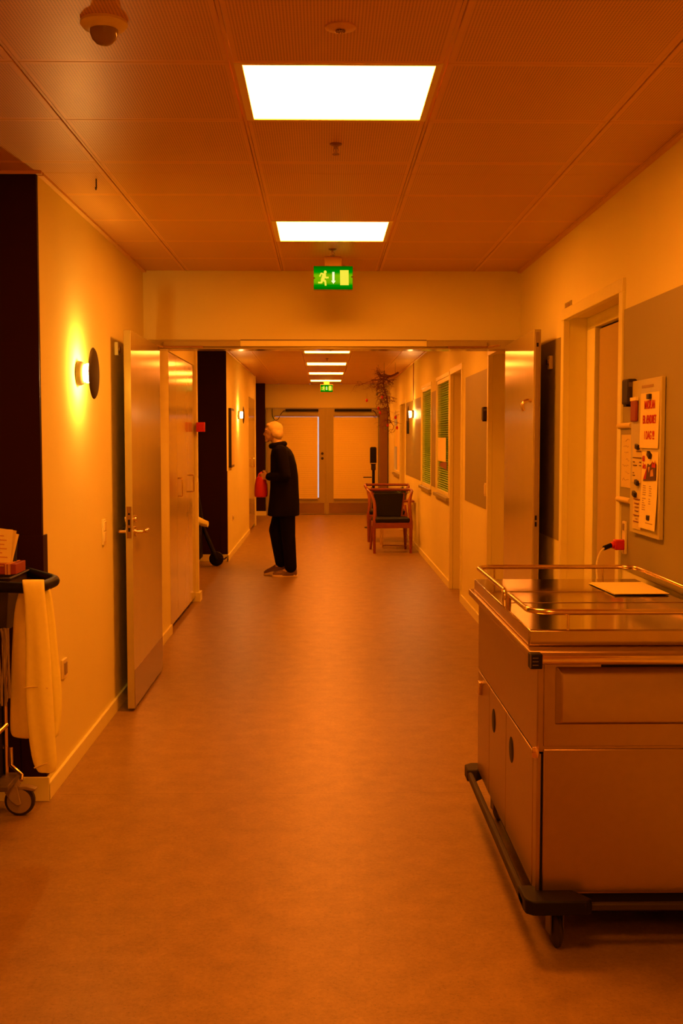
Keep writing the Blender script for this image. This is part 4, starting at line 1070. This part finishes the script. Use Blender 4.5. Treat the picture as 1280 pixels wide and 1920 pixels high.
# head, neck
b.ell(pt(-.540, 0, 1.555), (.088, .070, .095), 22, 16)
b.ell(pt(-.572, 0, 1.512), (.055, .055, .062), 18, 12)
b.ell(pt(-.575, 0, 1.565), (.052, .060, .060), 18, 12)
b.caps(pt(-.618, 0, 1.552), pt(-.632, 0, 1.526), .008, .0125)            # nose
b.ell(pt(-.613, 0, 1.487), (.013, .023, .006), 12, 8); b.ell(pt(-.611, 0, 1.478), (.013, .020, .006), 12, 8)   # lips
b.ell(pt(-.600, 0, 1.462), (.024, .028, .022), 12, 8); b.ell(pt(-.592, 0, 1.490), (.030, .036, .030), 14, 10)
for s in (-1, 1):
    b.ell(pt(-.614, s * .031, 1.552), (.012, .014, .010), 12, 8)
    b.caps(pt(-.622, s * .018, 1.575), pt(-.612, s * .046, 1.574), .007, .006)
    b.ell(pt(-.535, s * .072, 1.538), (.018, .009, .032), 12, 8)
b.caps(pt(-.515, 0, 1.48), pt(-.475, 0, 1.385), .052, .060)
# torso inside the coat
b.ell(pt(-.44, 0, 1.27), (.095, .165, .14)); b.ell(pt(-.41, 0, 1.08), (.09, .13, .16)); b.ell(pt(-.40, 0, .90), (.105, .155, .12))
for s in (-1, 1): b.caps(pt(-.455, s * .05, 1.37), pt(-.45, s * .165, 1.345), .05, .045)
def hand(wx, wy, wz, dirv, thumb, curl):
    d = Vector(dirv).normalized(); t = Vector(thumb).normalized(); nrm = d.cross(t).normalized()
    w_ = Vector((wx, wy, wz)); palm = w_ + d * .055
    b.caps(w_, w_ + d * .02, .022, .024)
    for k in range(4):
        q = w_ + d * .02 + t * (.024 - .016 * k); b.caps(q, q + d * .060, .0115, .0105)
    for k in range(4):
        L_ = (.040, .046, .043, .034)[k]
        p0 = w_ + d * .082 + t * (.026 - .0175 * k)
        d1 = (d * math.cos(curl) + nrm * math.sin(curl)); d2 = (d * math.cos(2.2 * curl) + nrm * math.sin(2.2 * curl)); d3 = (d * math.cos(3.1 * curl) + nrm * math.sin(3.1 * curl))
        p1 = p0 + d1 * L_; p2 = p1 + d2 * L_ * .65; p3 = p2 + d3 * L_ * .5
        b.caps(p0, p1, .0088, .0082, 10); b.caps(p1, p2, .0082, .0076, 10); b.caps(p2, p3, .0076, .0068, 10)
    q = w_ + d * .025 + t * .026; q1 = q + (d * .7 + t * .8).normalized() * .038; q2 = q1 + (d * .9 + nrm * .5).normalized() * .03
    b.caps(q, q1, .0115, .010, 10); b.caps(q1, q2, .010, .0085, 10)
NS, NE, NW = pt(-.455, -.185, 1.345), pt(-.400, -.225, 1.09), pt(-.585, -.135, 1.075)
FS, FE, FW = pt(-.455, .185, 1.345), pt(-.395, .225, 1.09), pt(-.580, .135, 1.075)
for S_, E_, W_ in ((NS, NE, NW), (FS, FE, FW)):
    b.caps(S_, E_, .050, .038); b.caps(E_, W_, .038, .026)
hand(NW.x, NW.y, NW.z, (-.85, .50, .05), (0, .1, 1), 0.55)
b_n = len(b.bm.verts)
# mirrored far hand
hand(FW.x, FW.y, FW.z, (-.85, -.50, .05), (0, -.1, 1), -0.55)
# legs: near leg carries the weight, far leg swings through
HN, KN, AN = pt(-.395, -.085, .84), pt(-.375, -.085, .46), pt(-.350, -.085, .085)
HF, KF, AF = pt(-.410, .085, .84), pt(-.515, .080, .49), pt(-.455, .080, .125)
for H_, K_, A_ in ((HN, KN, AN), (HF, KF, AF)):
    b.caps(H_, K_, .078, .054); b.caps(K_, A_, .053, .036)
b.caps(AN, AN + Vector((-.10, 0, -.045)), .036, .028); b.caps(AF, AF + Vector((-.09, 0, -.065)), .036, .028)
ob = b.done('body', 'skin', o)
rm = ob.modifiers.new('remesh', 'REMESH'); rm.mode = 'VOXEL'; rm.voxel_size = .0055; rm.use_smooth_shade = True
# coat
b = B(); rr = []
for (z, c, rx, ry, pw) in ((1.412, -.482, .070, .078, 2), (1.385, -.462, .085, .115, 2.2), (1.355, -.450, .105, .175, 2.4), (1.30, -.440, .125, .205, 2.5), (1.20, -.425, .140, .198, 2.4), (1.08, -.418, .148, .185, 2.3),
                      (.95, -.420, .152, .188, 2.2), (.82, -.424, .162, .200, 2.2), (.70, -.428, .170, .208, 2.2), (.655, -.430, .170, .206, 2.2)):
    ring_ = []
    for k in range(32):
        a = 2 * math.pi * k / 32; ca, sa = math.cos(a), math.sin(a); q = (abs(ca) ** pw + abs(sa) ** pw) ** (-1 / pw)
        wob = 1 + .02 * math.sin(5 * a + z * 9)
        ring_.append(pt(c + rx * ca * q * wob, ry * sa * q * wob, z))
    rr.append(ring_)
b.rings(rr)
for S_, E_, W_ in ((NS, NE, NW), (FS, FE, FW)):
    b.caps(S_, E_, .072, .058); b.caps(E_, E_ + (W_ - E_) * .93, .058, .043)
ob = b.done('coat', 'coat', o)
rm = ob.modifiers.new('remesh', 'REMESH'); rm.mode = 'VOXEL'; rm.voxel_size = .008; rm.use_smooth_shade = True
sm = ob.modifiers.new('smooth', 'SMOOTH'); sm.factor = .6; sm.iterations = 4
# collar as part of the coat
B().tube([pt(-.487 + .070 * math.cos(a), .070 * math.sin(a), 1.412 + .012 * math.cos(a)) for a in [2 * math.pi * k / 20 for k in range(20)]], .030, 10, closed=True).done('collar', 'coat', ob)
# trousers
b = B()
b.ell(pt(-.405, 0, .86), (.13, .175, .12))
for H_, K_, A_ in ((HN, KN, AN), (HF, KF, AF)):
    b.caps(H_, K_, .094, .076); b.caps(K_, A_ + (K_ - A_) * .05, .075, .066)
ob = b.done('trousers', 'trouser', o)
rm = ob.modifiers.new('remesh', 'REMESH'); rm.mode = 'VOXEL'; rm.voxel_size = .008; rm.use_smooth_shade = True
# shoes
def shoe(ax, ay, az, tilt):
    m = Matrix.Translation((ax, PY + ay, az)) @ Matrix.Rotation(R(tilt), 4, 'Y')
    up = B(); rr = []
    for (x, w2, h) in ((.062, .020, .055), (.050, .033, .085), (.0, .038, .088), (-.06, .040, .070), (-.12, .045, .052), (-.17, .042, .040), (-.198, .026, .026)):
        rr.append([m @ Vector((x, w2 * math.cos(a), .022 + max(0, math.sin(a)) * h - .004)) for a in [2 * math.pi * k / 16 for k in range(16)]])
    up.rings(rr)
    sh = up.done('shoe', 'shoe', o, smooth=60)
    so = B(); pl = [(.066, .024), (.04, .036), (-.04, .034), (-.12, .047), (-.18, .042), (-.206, .02), (-.206, -.02), (-.18, -.042), (-.12, -.047), (-.04, -.034), (.04, -.036), (.066, -.024)]
    so.prism(pl, lambda a, c, t: m @ Vector((a, c, t)), 0, .026)
    so.done('sole', 'sole', sh, bevel=.004)
shoe(-.345, -.085, 0.0, 0)
shoe(-.445, .080, .045, -14)
# hair
b = B()
b.ell(pt(-.523, 0, 1.585), (.092, .080, .078), 24, 14); b.ell(pt(-.490, 0, 1.535), (.062, .079, .075), 22, 14)
b.ell(pt(-.568, 0, 1.618), (.048, .062, .032), 18, 10)
for s in (-1, 1): b.ell(pt(-.520, s * .058, 1.55), (.045, .025, .055), 16, 10)
ob = b.done('hair', 'hair', o)
rm = ob.modifiers.new('remesh', 'REMESH'); rm.mode = 'VOXEL'; rm.voxel_size = .006; rm.use_smooth_shade = True
# the red bag held in front
o = empty('red_bag', (-.665, PY, .85), 'red bag held against the front of the person in black', 'bag')
b = B(); rr = []
for (z, hx, hy) in ((.855, .055, .10), (.862, .068, .115), (.90, .072, .120), (.98, .068, .118), (1.05, .055, .114), (1.075, .038, .110)):
    ring_ = []
    for k in range(24):
        a = 2 * math.pi * k / 24; ca, sa = math.cos(a), math.sin(a); q = (abs(ca) ** 3.4 + abs(sa) ** 3.4) ** (-1 / 3.4)
        ring_.append(pt(-.668 + hx * ca * q, hy * sa * q, z))
    rr.append(ring_)
b.rings(rr).done('bag_body', 'red', o, bevel=.004)
for s in (-1, 1):
    B().tube(smooth_path([pt(-.668 + s * .03, -.085, 1.06), pt(-.668 + s * .02, -.075, 1.10), pt(-.665, -.03, 1.118), pt(-.665, .03, 1.118), pt(-.668 + s * .02, .075, 1.10), pt(-.668 + s * .03, .085, 1.06)], 4), .006, 8).done('strap', 'redink', o)
